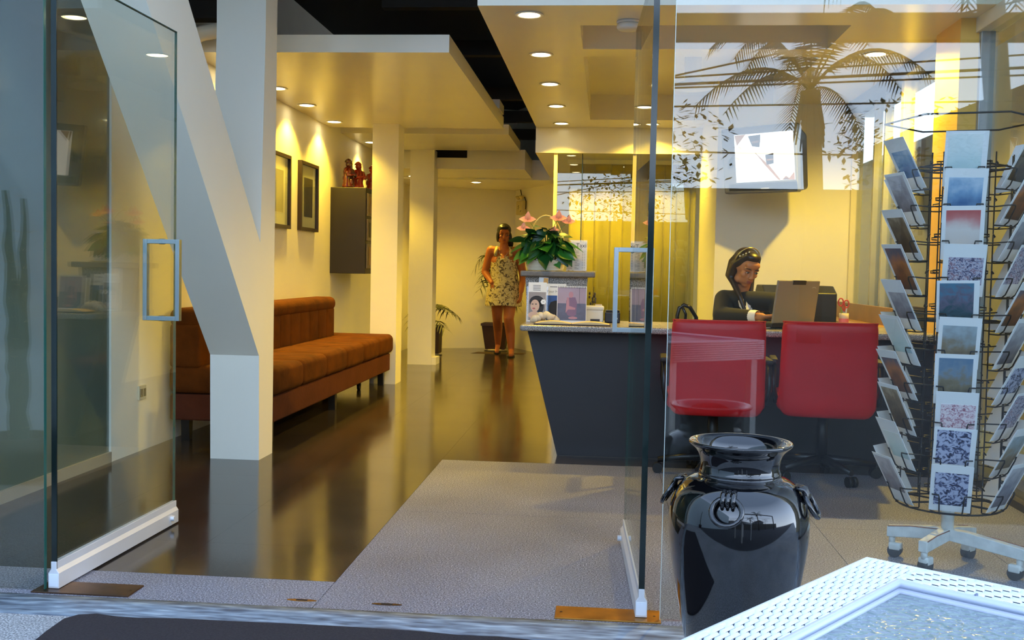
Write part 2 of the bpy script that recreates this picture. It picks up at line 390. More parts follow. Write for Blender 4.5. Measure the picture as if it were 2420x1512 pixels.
def side_window(name, y0, y1, m, div=()):
    r = struct(thing(name, (XR+.03, (y0+y1)/2, 0)))
    MB().box(XR+.03, XR+.036, y0, y1, .04, 2.33).build('glass_pane', 'side_glass', r)
    for yy in (y0, y1-.035): bevel(MB().box(XR-.012, XR+.06, yy, yy+.035, .035, 2.33).build('frame_post', m, r), .003)
    for d in div: bevel(MB().box(XR-.005, XR+.05, d-.02, d+.02, .035, 2.33).build('frame_post', 'alu_grey', r), .003)
side_window('window_4', 7.0, 8.38, 'alu_cream', (7.72, 7.44))
side_window('window_5', 6.03, 7.0, 'alu_cream')
side_window('window_6', 3.14, 5.62, 'alu_grey', (4.6,))
# ---- glass partition at the back of the office with curtains behind it
pt = struct(thing('window_7', (.15, YB+.06, 0)))
MB().box(-.48, .86, YB+.05, YB+.06, .02, 2.16).build('glass_pane', 'inner_glass', pt)
MB().box(-.512, -.48, YB+.02, YB+.09, 0, 2.16).build('frame_post', mat('post_cream', (250, 236, 190), .5), pt)
for x in (-.245, .30): MB().box(x-.004, x+.004, YB+.045, YB+.065, 0, 2.16).build('glass_joint', 'glass_edge', pt)
MB().box(.30, .86, YB+.0, YB+.03, 0, .05).build('frame_rail', 'alu_grey', pt)
# ================================================================== LAMPS IN THE CEILINGS
mat('lamp_glow', (255, 240, 200), .5, emit=(1, .86, .5), es=22)
mat('lamp_trim', (240, 236, 225), .35)
def downlight(p, watts, label, ang=165, blend=.35, tilt=(0, 0), group=None, glow=True):
    r = thing('recessed_downlight', p, label, 'ceiling light', group)
    MB().lathe([(.062, 0), (.075, -.001), (.078, -.004), (.074, -.007), (.058, -.006), (.056, 0)], p, 28, cap=False).build('trim_ring', 'lamp_trim', r)
    MB().lathe([(.002, -.009), (.03, -.008), (.055, -.003), (.056, 0)], p, 24, cap=False).build('bulb', 'lamp_glow', r)
    L = bpy.data.lights.new('downlight_lamp', 'SPOT'); L.energy = watts*LAMP; L.color = WARM; L.spot_size = math.radians(ang); L.spot_blend = blend; L.shadow_soft_size = .04
    lo = bpy.data.objects.new('lamp', L); COL.objects.link(lo); lo.location = V(p)+V((0, 0, -.016)); lo.rotation_euler = (tilt[0], tilt[1], 0); child(lo, r)
    return r
gr = 'downlights in a row along the aisle edge of the office ceiling'
for i, q in enumerate(((1250.8, 34), (1279, 128), (1300, 198), (1314, 250), (1327, 291))):
    p = AZ(*q, ZR)
    downlight((-.436, p.y, ZR), (22, 26, 34, 44, 60)[i], ('lit downlight at the street end of the office ceiling row', 'second downlight from the street along the office ceiling edge', 'middle downlight of the five along the office ceiling edge', 'fourth downlight from the street along the office ceiling edge', 'last downlight of the office row next to the ceiling drop')[i], 118, .6, group=gr)
p = AZ(2070, 127, ZR); downlight((p.x, p.y, ZR), 118, 'lit downlight in the ceiling between television and side windows')
p = AZ(1541, 293, ZR); downlight((p.x, p.y, ZR), 50, 'lit downlight in the office ceiling before the glass partition', 140, .6)
g2 = 'downlights over the left wall'
LW = []
for i, (px, py) in enumerate(((655, 208), (725, 248), (790, 287))):
    p = AZ(px, py, ZL); LW.append(p)
    downlight((p.x, p.y, ZL), 44, ('downlight half hidden by the forked column over the first picture', 'glaring downlight over the left wall between the two pictures', 'downlight over the left wall between the second picture and the cabinet')[i], 120, .5, group=g2)
p = AZ(600, 165, ZL); downlight((-2.41, 6.62, ZL), 40, 'downlight over the brown sofa seen between the legs of the forked column', 120, .5, group=g2)
p = AZ(872.7, 335.5, ZL); downlight((p.x+.02, p.y, ZL), 40, 'downlight above the carved red figures on the cabinet', 110, .5)
p = AZ(1125, 430, 2.125); downlight((p.x, p.y, 2.125), 42, 'downlight in the corridor ceiling over the walking woman', 130, .8)
downlight((-2.3, 12.2, 2.145), 34, 'downlight above the far left corridor wall behind the square column', 130, .8)
downlight((.2, 11.0, 2.16), 50, 'added unseen downlight behind the curtain of the office partition', 130, .8)  # extra lamp out of sight, added to brighten the curtain
# small ceiling fittings
p = AZ(1487, 50, ZR)
r = thing('smoke_detector', (p.x, p.y, ZR), 'white round smoke detector on the office ceiling near the street', 'smoke detector')
MB().lathe([(.066, 0), (.068, -.012), (.066, -.014), (.063, -.016)], (p.x, p.y, ZR), 28).build('base', mat('white_plastic', (226, 226, 222), .4), r)
MB().lathe([(.060, -.016), (.066, -.02), (.066, -.036), (.058, -.046), (.02, -.05), (.001, -.05)], (p.x, p.y, ZR), 28).build('cover', 'white_plastic', r)
p = AY(1637, 205, 7.5)
r = thing('ceiling_lamp', (p.x, p.y, ZR+.22), 'white saucer shaped ceiling lamp hanging from the recess on a short stem', 'ceiling lamp')
MB().lathe([(.06, ZR+.22), (.06, p.z+.05), (.05, p.z+.035)], (p.x, p.y, 0), 24).build('stem', 'white_plastic', r)
MB().lathe([(.05, .035), (.10, .028), (.142, .01), (.147, -.004), (.14, -.014), (.09, -.024), (.02, -.028), (.001, -.028)], (p.x, p.y, p.z), 36).build('shade', 'white_plastic', r)
p = AX(2238, 72, 1.86)
r = thing('security_lamp', (XR, p.y, p.z), 'round white wall fitting with a drooping cable above the side window', 'wall lamp')
MB().ell((XR-.05, p.y, p.z), (.05, .05, .05)).build('housing', 'white_plastic', r)
MB().lathe([(.034, 0), (.034, -.02), (.001, -.03)], (XR-.055, p.y-.01, p.z-.035), 20).build('lens', mat('grey_plastic', (110, 112, 112), .3), r)
MB().tube(bezier((XR-.06, p.y+.04, p.z+.03), (XR-.1, p.y+.22, p.z+.12), (XR-.02, p.y+.2, p.z-.14), 10), .006, 6).build('cable', 'grey_plastic', r)
# ================================================================== LEFT WALL
mat('suede', (88, 46, 8), .9, var=.3, vs=7, bump=.25, bs=45, spec=.15)
mat('suede_dark', (84, 44, 28), .9, var=.15, vs=6, bump=.2, bs=50, spec=.15)
mat('black_wood', (26, 22, 18), .4, var=.2)
sf = thing('sofa', (-2.23, 7.5, 0), 'long brown suede bench sofa with a shorter tufted backrest against the left wall', 'sofa')
SX0, SX1, SY0, SY1 = -2.55, -1.9, 5.86, 9.185
bevel(MB().box(SX0+.01, SX1-.015, SY0+.01, SY1-.02, .13, .285).build('base', 'suede_dark', sf), .012, 3)
n_ = 6; L_ = (SY1-SY0)/n_
for i in range(n_):
    o = MB().rbox(SX0, SX1+.012, SY0+i*L_-.004, SY0+(i+1)*L_+.004, .287, .455, .045, 5)
    o.v = [(x, y, z+.012*math.sin(PI*min(1, max(0, (x-SX0)/(SX1-SX0)))) if z > .4 else z) for x, y, z in o.v]
    o.build('seat_cushion', 'suede', sf)
BY1 = 8.87; n_ = 12; L_ = (BY1-SY0)/n_
for i in range(n_):
    o = MB().rbox(-2.54, -2.35, SY0+i*L_-.003, SY0+(i+1)*L_+.003, .44, .70, .022, 3)
    o.build('back_panel', 'suede', sf)
MB().rbox(-2.55, -2.335, SY0-.005, BY1+.004, .675, .79, .05, 5).build('back_roll', 'suede', sf)
for y in (SY0+.12, 7.44, 9.09):
    for x in (-2.48, -1.98):
        MB().prism([(y-.03, .13), (y+.03, .13), (y+.02, 0), (y-.02, 0)], 'x', x-.025, x+.025).build('leg', 'black_wood', sf)
cp = AZ(848, 921, 0); cp = V((cp.x, cp.y, 0))
r = thing('caster_wheel', cp, 'small black caster wheel on the floor under the sofa near its end', 'caster')
MB().tube([(cp.x-.012, cp.y, .025), (cp.x+.012, cp.y, .025)], .025, 16).build('wheel', mat('black_rubber', (18, 18, 18), .5), r)
MB().box(cp.x-.016, cp.x+.016, cp.y-.014, cp.y+.014, .032, .062).build('fork', 'black_rubber', r)

mat('frame_dark', (38, 24, 18), .35); mat('mount_card', (236, 228, 200), .7, var=.02)
def picture(name, y0, y1, z0, z1, label, art, iy, iz):
    r = thing(name, (XL, (y0+y1)/2, z0), label, 'picture')
    t = .028; f = MB()
    f.box(XL, XL+.035, y0, y1, z0, z0+t); f.box(XL, XL+.035, y0, y1, z1-t, z1); f.box(XL, XL+.035, y0, y0+t, z0+t, z1-t); f.box(XL, XL+.035, y1-t, y1, z0+t, z1-t)
    f.build('frame', 'frame_dark', r)
    MB().box(XL, XL+.012, y0+t, y1-t, z0+t, z1-t).build('mount', 'mount_card', r)
    MB().box(XL+.012, XL+.014, iy[0], iy[1], iz[0], iz[1]).build('print', art, r)
    MB().box(XL+.020, XL+.022, y0+t, y1-t, z0+t, z1-t).build('glass', 'plate_glass', r)
mat('print_grey', (120, 112, 84), .6, var=.18, vs=9); mat('print_dark', (62, 52, 44), .6, var=.35, vs=14)
picture('framed_picture', 7.70, 8.185, 1.345, 1.93, 'black framed picture with a pale grey print half hidden by the forked column', 'print_grey', (7.80, 8.045), (1.47, 1.80))
picture('framed_picture', 8.465, 8.985, 1.35, 1.93, 'black framed picture with a dark brown print next to the hanging cabinet', 'print_dark', (8.61, 8.86), (1.47, 1.80))
# cabinet that hangs on the wall
mat('cab_dark', (27, 21, 17), .42, var=.12, vs=5); mat('cab_panel', (150, 120, 84), .5, var=.15); mat('cab_trim', (104, 92, 80), .4)
cy0, cy1, cz0, cz1, cxf = 9.5, 10.32, .99, 1.79, -2.235
cb_ = thing('wall_cabinet', (XL, (cy0+cy1)/2, cz0), 'dark brown cabinet hung on the left wall beside the square column', 'cabinet')
bevel(MB().box(XL, cxf, cy0, cy1, cz0, cz1).build('body', 'cab_dark', cb_), .004)
for i, (a, b) in enumerate(((1.53, 1.74), (1.30, 1.50), (1.04, 1.27))):
    d = bevel(MB().box(cxf, cxf+.016, cy0+.03, cy1-.03, a, b).build('drawer_front', 'cab_trim', cb_), .003)
    MB().box(cxf+.016, cxf+.02, cy0+.08, cy1-.08, a+.03, b-.03).build('inset_panel', 'cab_panel' if i != 1 else 'cab_dark', d)
    MB().tube([(cxf+.03, cy0+.35, a+.03), (cxf+.03, cy0+.47, a+.03)], .006, 8).build('handle', 'bronze', d)
# carved red figures
mat('lacquer_dark', (70, 14, 8), .16, var=.3, vs=18, coat=.6); mat('lacquer_red', (166, 40, 8), .14, var=.3, vs=16, coat=.6)
def figure(x, y, z, h, m, label, seed, turn):
    rnd = random.Random(seed)
    r = thing('carved_figure', (x, y, z), label, 'statuette')
    b = MB(); s = h/.27
    b.lathe([(.062, 0), (.066, .02), (.055, .06), (.05, .11), (.056, .15), (.05, .18), (.03, .195)], (0, 0, 0), 20, 1, .8)
    for k in range(9):
        a = rnd.uniform(0, 6.28); zz = rnd.uniform(.02, .17); b.ell((.048*math.cos(a), .04*math.sin(a), zz), (.018, .018, rnd.uniform(.02, .045)), n=9, m=6)
    for sg in (-1, 1):
        b.cap((sg*.05, -.01, .165), .02, (sg*.055, -.04, .115), .017, 9); b.cap((sg*.055, -.04, .115), .016, (sg*.012, -.062, .12), .013, 9)
    T = Matrix.Translation((x, y, z)) @ Matrix.Rotation(turn, 4, 'Z') @ Matrix.Diagonal((s, s, s, 1))
    b.xf(T).build('robed_body', m, r)
    hd = MB().ell((0, -.008, .222), (.03, .032, .036), n=14, m=10); hd.ell((0, -.04, .218), (.006, .008, .009), n=8, m=6)
    for sg in (-1, 1): hd.ell((sg*.03, -.004, .22), (.005, .008, .012), n=8, m=6)
    ho = hd.xf(T).build('head', m, r)
    MB().lathe([(.033, .236), (.036, .246), (.028, .258), (.018, .268), (.001, .275)], (0, 0, 0), 16).xf(T).build('headdress', m, ho)
    MB().ell((0, -.034, .195), (.013, .01, .026), n=10, m=7).xf(T).build('beard', m, ho)
q = AY(827, 442, 9.62); figure(q.x-.02, 9.63, cz1, .275, 'lacquer_dark', 'dark red lacquered figure nearest the wall on top of the cabinet', 1, 1.2)
q = AY(843, 442, 9.72); figure(-2.385, 9.80, cz1, .265, 'lacquer_red', 'bright orange red lacquered figure holding its hands on top of the cabinet', 5, .9)
figure(-2.30, 10.02, cz1, .25, 'lacquer_red', 'orange lacquered figure at the far end of the cabinet top', 8, .8)
# socket by the glass panel
q = AX(333, 927, XL); r = thing('wall_socket', (XL, q.y, q.z), 'small cream double wall socket low on the wall behind the open glass door', 'socket')
bevel(MB().box(XL, XL+.012, q.y-.045, q.y+.045, q.z-.04, q.z+.04).build('plate', mat('cream_plastic', (206, 200, 176), .4), r), .003)
for dy in (-.02, .02): MB().box(XL+.012, XL+.015, q.y+dy-.014, q.y+dy+.014, q.z-.022, q.z+.022).build('outlet', mat('socket_dark', (120, 116, 102), .4), r)

# ================================================================== RECEPTION COUNTER
mat('counter_face', (32, 31, 33), .42, var=.06, vs=3); 
ct = thing('reception_counter', (.7, 6.0, 0), 'charcoal reception counter with slanting end and speckled granite top', 'counter')
MB().prism([(-.253, 0), (1.80, 0), (1.80, .715), (-.437, .715)], 'y', 5.87, 5.90).build('front_panel', 'counter_face', ct)
MB().prism([(-.225, 0), (-.205, 0), (-.385, .715), (-.405, .715)], 'y', 5.90, 6.36).build('end_panel', 'counter_face', ct)
bevel(MB().box(-.467, 1.80, 5.70, 6.42, .716, .752).build('worktop', 'counter_granite', ct), .012, 3)
MB().box(-.24, 1.8, 5.867, 5.87, .0, .004).build('base_strip', 'alu_dark', ct)
# raised granite shelf standing on the counter
pd = thing('granite_stand', (-.28, 6.25, .752), 'raised granite block with a thin slab top on the end of the counter', 'stand')
MB().prism([(-.462, .753), (-.125, .753), (-.108, 1.015), (-.478, 1.015)], 'y', 6.17, 6.36).build('block', 'counter_granite', pd)
bevel(MB().box(-.505, -.062, 6.12, 6.40, 1.016, 1.05).build('slab', mat('slab_stone', (110, 102, 92), .3, var=.15, vs=60), pd), .008, 3)
TOP = .753
# wooden upstand along the side window behind the counter
r = thing('side_ledge', (1.78, 7.0, 0), 'low brown wooden cabinet with a raised edge below the side window', 'cabinet')
mat('ledge_wood', (150, 112, 62), .45, var=.2, vs=4)
MB().box(1.62, 1.79, 6.45, 8.35, 0, .72).build('body', 'ledge_wood', r)
MB().box(1.60, 1.80, 6.43, 8.37, .72, .745).build('top', 'ledge_wood', r)
MB().box(1.775, 1.80, 6.43, 8.37, .745, .86).build('upstand', 'ledge_wood', r)
# ---- things on the counter
mat('paper', (232, 230, 226), .7, var=.02); mat('ink', (60, 60, 66), .7); mat('acrylic_clear', (200, 200, 200), .1)
def text(s, size, T, m, parent, name='lettering'):
    c = bpy.data.curves.new('txt', 'FONT'); c.body = s; c.size = size; c.align_x = 'CENTER'; c.extrude = .0002; c.resolution_u = 3
    o = bpy.data.objects.new('txt', c); COL.objects.link(o); bpy.context.view_layer.update()
    me = bpy.data.meshes.new_from_object(o.evaluated_get(bpy.context.evaluated_depsgraph_get())); bpy.data.objects.remove(o)
    me.transform(T); return link(name, me, m, parent)
def facing(c, tilt=0., yaw=0.):
    """frame whose x runs right, y runs up and z looks to the street"""
    return Matrix.Translation(c) @ Matrix.Rotation(yaw, 4, 'Z') @ Matrix.Rotation(PI/2-tilt, 4, 'X')
def board(T, x0, x1, y0, y1, z0, z1): return MB().box(x0, x1, y0, y1, z0, z1).xf(T)
def blob2(T, pts, z, m, parent, name):
    return MB().prism(pts, 'z', z, z+.0004).xf(T).build(name, m, parent)
def oval(cx, cy, rx, ry, n=18): return [(cx+rx*math.cos(2*PI*k/n), cy+ry*math.sin(2*PI*k/n)) for k in range(n)]
# taxi price sign
r = thing('taxi_sign', (-.175, 6.29, 1.05), 'upright white taxi price list in a clear holder beside the flower basket', 'sign')
q = AY(1362, 638, 6.3); T = facing((q.x, 6.3, 1.0515), .1)
MB().box(-.062, .062, 0, .19, -.003, 0).xf(T).build('holder', glass('acrylic', (.93, .93, .95), .05), r)
MB().box(-.062, .062, -.001, .002, -.003, .05).xf(T).build('foot', 'acrylic', r)
sh = MB().box(-.060, .060, .006, .178, 0, .001).xf(T).build('sheet', 'paper', r)
text('Taxi', .036, T @ Matrix.Translation((.026, .146, .0012)), 'ink', sh)
text('&', .012, T @ Matrix.Translation((.026, .134, .0012)), 'ink', sh)
for sx_ in (0,):
    blob2(T, [(-.052, .150), (-.03, .160), (-.012, .156), (-.03, .150), (-.016, .142), (-.036, .145)], .0012, 'ink', sh, 'logo')
b = MB(); rn = random.Random(3)
for k in range(12):
    y_ = .122-.0098*k
    b.box(-.055, -.055+rn.uniform(.016, .034), y_, y_+.0024, .001, .0014)
    b.box(-.012, -.012+rn.uniform(.012, .034), y_, y_+.0022, .001, .0014)
    b.box(.032, .040, y_, y_+.0024, .001, .0014); b.box(.045, .052, y_, y_+.0024, .001, .0014)
b.xf(T).build('price_lines', mat('ink_grey', (120, 118, 124), .7), sh)
# brochures
def brochure(name, px, py, w_, h_, Y, label, tilt=.16):
    q = AY(px, py, Y); c = V((q.x, Y, TOP+.001)); r = thing(name, c, label, 'brochure'); return r, facing(c, tilt)
mat('skin_print', (214, 176, 152), .6); mat('hair_print', (34, 28, 26), .6); mat('grey_print', (150, 142, 140), .6, var=.2); mat('blue_print', (44, 86, 160), .6, var=.15); mat('black_print', (22, 20, 20), .6); mat('white_print', (236, 234, 232), .6)
r, T = brochure('brochure', 1268, 757, .1, .2, 5.98, 'brochure with a smiling dark haired woman and a white flower in a clear stand')
MB().box(-.062, .062, 0, .21, -.004, -.002).xf(T).build('stand', 'acrylic', r)
sh = MB().box(-.053, .053, .004, .232, -.002, 0).xf(T).build('leaflet', 'paper', r)
MB().box(-.05, .05, .01, .175, 0, .0004).xf(T).build('photo', 'grey_print', sh)
blob2(T, oval(-.002, .118, .043, .036), .0006, 'hair_print', sh, 'print_hair'); blob2(T, oval(.018, .09, .022, .04), .0006, 'hair_print', sh, 'print_hair')
blob2(T, oval(-.012, .095, .026, .036), .0012, 'skin_print', sh, 'print_face'); blob2(T, oval(-.016, .04, .034, .022), .0009, 'skin_print', sh, 'print_neck')
for dx in (-.026, -.006): blob2(T, oval(dx, .104, .006, .0026), .0018, 'hair_print', sh, 'print_eye')
blob2(T, oval(-.018, .079, .009, .004), .0018, mat('lip_print', (176, 84, 84), .6), sh, 'print_lips')
for k in range(6): a = k*PI/3; blob2(T, oval(.036+.009*math.cos(a), .118+.009*math.sin(a), .007, .007, 10), .0015+.0001*k, 'white_print', sh, 'print_petal')
for k in range(4): MB().box(-.026, .018, .212-.009*k, .2155-.009*k, 0, .0005).xf(T).build('print_line', 'ink_grey', sh)
r, T = brochure('brochure', 1312, 757, .1, .2, 6.06, 'blue brochure with a black chair shape standing behind the calendar')
sh = MB().box(-.06, .06, .004, .225, -.002, 0).xf(T).build('leaflet', 'paper', r)
MB().box(-.06, .06, .01, .155, 0, .0004).xf(T).build('photo', 'blue_print', sh)
blob2(T, [(-.035, .01), (-.04, .09), (-.03, .115), (-.005, .125), (.03, .125), (.04, .01)], .0006, 'black_print', sh, 'print_shape')
text('Your Home', .022, T @ Matrix.Translation((-.002, .172, .0004)), 'ink_grey', sh)
MB().box(-.036, .03, .204, .209, 0, .0005).xf(T).build('print_line', 'ink_grey', sh)
r, T = brochure('leaflet_card', 1277, 757, .1, .2, 6.10, 'narrow white leaflet with an orange corner sticking up behind the brochure')
sh = MB().box(-.028, .028, .0, .262, -.002, 0).xf(T @ Matrix.Rotation(-.05, 4, 'Z')).build('leaflet', 'paper', r)
MB().box(.0, .027, .222, .258, 0, .0005).xf(T @ Matrix.Rotation(-.05, 4, 'Z')).build('orange_print', mat('orange_print', (236, 170, 80), .6, var=.15), sh)
# desk calendar
r, T = brochure('desk_calendar', 1350, 759, .16, .21, 5.9, 'spiral bound desk calendar with a purple grey picture of a seated figure', .13)
mat('cal_sky', (164, 146, 160), .6, var=.12, vs=8); mat('cal_ground', (92, 96, 118), .6, var=.18, vs=20); mat('cal_robe', (122, 96, 122), .6, var=.12); mat('cal_pink', (176, 128, 138), .6); 
MB().box(-.083, .083, 0, .215, -.004, -.001).xf(T).build('backing', 'white_print', r)
sh = MB().box(-.084, .084, .0, .212, -.001, 0).xf(T).build('sheet', 'paper', r)
MB().box(-.081, .081, .018, .206, 0, .0004).xf(T).build('picture_sky', 'cal_sky', sh); MB().box(-.081, .081, .018, .115, .0004, .0007).xf(T).build('picture_ground', 'cal_ground', sh)
blob2(T, [(-.03, .06), (-.032, .13), (-.012, .15), (.02, .15), (.03, .12), (.026, .05), (.01, .04), (-.02, .045)], .001, 'cal_robe', sh, 'picture_robe')
blob2(T, [(-.034, .06), (-.028, .15), (-.016, .148), (-.014, .10), (.022, .09), (.02, .08), (-.02, .08)], .0013, 'cal_pink', sh, 'picture_arm')
blob2(T, oval(-.005, .165, .013, .018), .0013, 'cal_pink', sh, 'picture_head'); blob2(T, oval(.008, .032, .026, .008), .0013, 'cal_pink', sh, 'picture_feet')
MB().box(.042, .0435, .10, .205, .001, .0014).xf(T).build('picture_pole', 'ink', sh)
b = MB()
for k in range(18): x = -.076+.152*k/17; b.tube([(x, .209+.006*math.cos(a), .006*math.sin(a)) for a in [i*PI/4 for i in range(8)]], .0011, 4, True)
b.xf(T).build('spiral', 'black_rubber', r)
MB().prism([(-.083, 0), (-.083, .215), (-.083, .0)], 'z', 0, .001)
MB().box(-.083, .083, 0, .21, -.055, -.053).xf(facing((T.translation.x, 5.9, TOP+.001), .13-.0)).build('prop', 'white_print', r)
# open guest book
r = thing('guest_book', (-.2, 5.79, TOP), 'open guest book with cream pages lying on the counter front edge', 'book')
q0 = AZ(1262, 768, TOP).x; q1 = AZ(1440, 768, TOP).x; xm = (q0+q1)/2-.005
mat('page_cream', (228, 196, 140), .7, var=.05)
MB().box(q0-.006, q1+.006, 5.715, 5.85, TOP+.001, TOP+.006).build('cover', mat('leather_brown', (66, 40, 26), .6), r)
for a, b_ in ((q0, xm-.002), (xm+.002, q1)):
    n = 8; up = [(a+(b_-a)*k/n, TOP+.006+.014*math.sin(PI*k/n*.9+.15)) for k in range(n+1)]
    MB().prism([(a, TOP+.006)]+up+[(b_, TOP+.006)], 'y', 5.72, 5.845).build('pages', 'page_cream', r)
# cream ornament between brochures and calendar
r = thing('cloth_ornament', (-.34, 5.9, TOP), 'crumpled cream cloth ornament lying before the brochures', 'ornament')
b = MB(); rn = random.Random(4)
qq = AY(1288, 748, 5.9)
for k in range(16):
    t = k/15; b.ell((qq.x-.065+.13*t, 5.90+rn.uniform(-.015, .015), TOP+.02+.03*math.sin(t*PI)*rn.uniform(.5, 1.1)), (.022, .016, rn.uniform(.012, .022)), Matrix.Rotation(rn.uniform(-.8, .8), 3, 'Y'), 10, 7)
b.build('folds', mat('cream_cloth', (214, 200, 172), .8, var=.2, vs=30), r)
# telephone and other desk things
def deskbox(name, px0, px1, py0, py1, Y, depth, m, label, cat, parts=None):
    a = AY(px0, py1, Y); b_ = AY(px1, py0, Y); r = thing(name, ((a.x+b_.x)/2, Y+depth/2, TOP), label, cat)
    bevel(MB().box(a.x, b_.x, Y, Y+depth, TOP+.001, max(b_.z, TOP+.02)).build('body', m, r), .006, 3); return r, a, b_
mat('offwhite', (226, 220, 204), .45); mat('black_plastic', (24, 24, 26), .35)
r, a, b_ = deskbox('card_terminal', 1383, 1426, 733, 757, 6.12, .12, 'offwhite', 'white telephone base with handset beside the granite block', 'telephone')
MB().rbox(a.x-.005, b_.x+.004, 6.115, 6.16, b_.z-.004, b_.z+.026, .011).build('handset', 'offwhite', r); MB().box(a.x+.03, b_.x-.02, 6.119, 6.12, TOP+.006, TOP+.02).build('label_strip', 'ink', r)
r, a, b_ = deskbox('note_block', 1406, 1423, 720, 732, 6.24, .05, 'paper', 'small white cube of note paper behind the telephone', 'note paper')
MB().box(a.x, b_.x, 6.24, 6.29, b_.z, b_.z+.002).build('top_sheet', 'page_cream', r)
r, a, b_ = deskbox('card_reader', 1429, 1466, 738, 757, 6.1, .14, 'black_plastic', 'low black card reader beside the telephone on the counter', 'card reader')
MB().rbox(a.x+.004, b_.x-.004, 6.11, 6.2, b_.z, b_.z+.012, .005).build('lid', 'black_plastic', r); MB().box(a.x+.06, a.x+.075, 6.0985, 6.0995, TOP+.022, TOP+.03).build('badge', 'paper', r)
q = AY(1402, 755, 6.2); r = thing('dried_sprig', (-.055, 6.3, TOP), 'dark dried flower sprig leaning on the granite block edge', 'dried flowers')
b = MB(); b.tube([(-.085, 6.28, TOP+.001), (-.075, 6.28, .86), (-.07, 6.285, .96)], .002, 5); b.build('stem', 'black_rubber', r); rn = random.Random(9)
b = MB()
for k in range(16): b.ell((-.078+rn.uniform(-.022, .024), 6.28+rn.uniform(-.01, .01), .83+rn.uniform(0, .1)), (.006, .005, .009), n=8, m=5)
b.build('flower_heads', mat('sprig', (66, 58, 48), .7, var=.5, vs=80), r)
# laptop
qq = AY(1874, 764, 5.99)
lap = thing('laptop', V((qq.x, 5.99, TOP)), 'open grey laptop with its lid back towards the red chairs', 'laptop', local=True)
lap.rotation_euler = (0, 0, math.radians(36))
mat('laptop_grey', (150, 142, 122), .42, metal=.35, var=.04); mat('laptop_black', (22, 22, 24), .4)
bevel(MB().box(-.165, .165, 0, .24, .004, .028).build('base', 'laptop_black', lap), .005)
MB().box(-.145, .145, .03, .15, .028, .030).build('keyboard', mat('keys', (34, 34, 36), .5), lap)
Tl = Matrix.Translation((0, .004, .03)) @ Matrix.Rotation(math.radians(9), 4, 'X')
lid = bevel(MB().box(-.165, .165, -.008, .006, 0, .245).xf(Tl).build('lid', 'laptop_grey', lap), .006, 3)
MB().box(-.155, .155, .006, .007, .012, .235).xf(Tl).build('screen', mat('screen_dark', (30, 34, 44), .2), lid)
MB().box(-.05, .05, -.011, .003, .222, .2455).xf(Tl).build('latch', 'laptop_black', lid)
MB().box(-.15, .15, -.006, .012, -.016, .006).xf(Tl).build('hinge', 'laptop_black', lid)
MB().prism([(.10, .203), (.112, .21), (.128, .21), (.14, .2), (.126, .206), (.113, .205)], 'y', -.0095, -.0085).xf(Tl).build('emblem', mat('emblem', (190, 186, 170), .3, metal=.6), lid)
# printer behind the laptop
a = AY(1804, 758, 6.75); b_ = AY(1979, 690, 6.75)
r = thing('printer', ((a.x+b_.x)/2, 6.9, .737), 'black box printer on the low desk behind the laptop', 'printer')
dk = thing('back_desk', (1.3, 7.0, 0), 'low dark desk behind the counter that carries the printer', 'desk')
bevel(MB().box(1.01, 1.59, 6.7, 7.3, .70, .735).build('top', 'cab_dark', dk), .004)
for x in (1.03, 1.55):
    for y in (6.73, 7.26): MB().box(x, x+.03, y, y+.03, 0, .70).build('leg', 'black_wood', dk)
bevel(MB().prism([(6.75, .737), (7.15, .737), (7.15, b_.z+.0), (7.10, b_.z+.035), (6.86, b_.z+.035), (6.75, b_.z-.01)], 'x', a.x, b_.x).build('body', 'laptop_black', r), .008, 3)
MB().box(a.x+.03, b_.x-.03, 6.745, 6.75, .76, .80).build('paper_slot', 'black_rubber', r)
for k in range(3): MB().lathe([(.008, 0), (.008, .004)], (a.x+.12+.025*k, 6.9, b_.z+.035), 12).build('button', 'offwhite', r)
# pen cup, scissors, folder
q = AY(1994, 757, 6.2); r = thing('pen_cup', (q.x, 6.2, TOP), 'clear and pink pen cup on the counter behind the right red chair', 'cup')
MB().lathe([(.027, .001), (.027, .05), (.0275, .052), (.0275, .085), (.025, .085), (.025, .006)], (q.x, 6.2, TOP), 20, cap=False).build('cup', mat('cup_cream', (214, 196, 160), .3), r)
MB().lathe([(.0285, .004), (.0285, .055)], (q.x, 6.2, TOP), 20, cap=False).build('pink_band', mat('pink', (226, 118, 118), .4), r)
s_ = thing('scissors', (q.x, 6.2, TOP), 'red handled scissors standing in the pen cup', 'scissors')
b = MB()
for sg, zz in ((-1, .15), (1, .14)):
    b.tube([(q.x+sg*.016-.004+.014*math.cos(t), 6.2, TOP+zz+.022*math.sin(t)) for t in [i*PI/6 for i in range(12)]], .0042, 6, True)
    b.tube([(q.x+sg*.012-.004, 6.2, TOP+zz-.02), (q.x-sg*.002, 6.2, TOP+.095)], .0042, 6)
b.build('handles', mat('red_plastic', (196, 54, 36), .35), s_); MB().box(q.x-.006, q.x+.004, 6.197, 6.2, TOP+.012, TOP+.10).build('blades', 'steel', s_)
for k, (dx, c, nm) in enumerate(((.012, (220, 220, 226), 'white pen leaning in the pen cup'), (-.012, (120, 150, 60), 'green pen standing in the pen cup'))):
    p_ = thing('pen', (q.x+dx, 6.205, TOP), nm, 'pen'); MB().tube([(q.x+dx*.4, 6.205, TOP+.008), (q.x+dx*1.4, 6.208, TOP+.125)], .0038, 8).build('barrel', mat('pen%d' % k, c, .35), p_)
    MB().tube([(q.x+dx*1.4, 6.208, TOP+.125), (q.x+dx*1.55, 6.208, TOP+.137)], .0025, 8).build('tip', 'ink', p_)
a = AY(1962, 757, 6.0); b_ = AY(2064, 757, 6.0)
r = thing('folder', ((a.x+b_.x)/2, 6.0, TOP), 'tan paper folder with papers lying on the counter', 'folder')
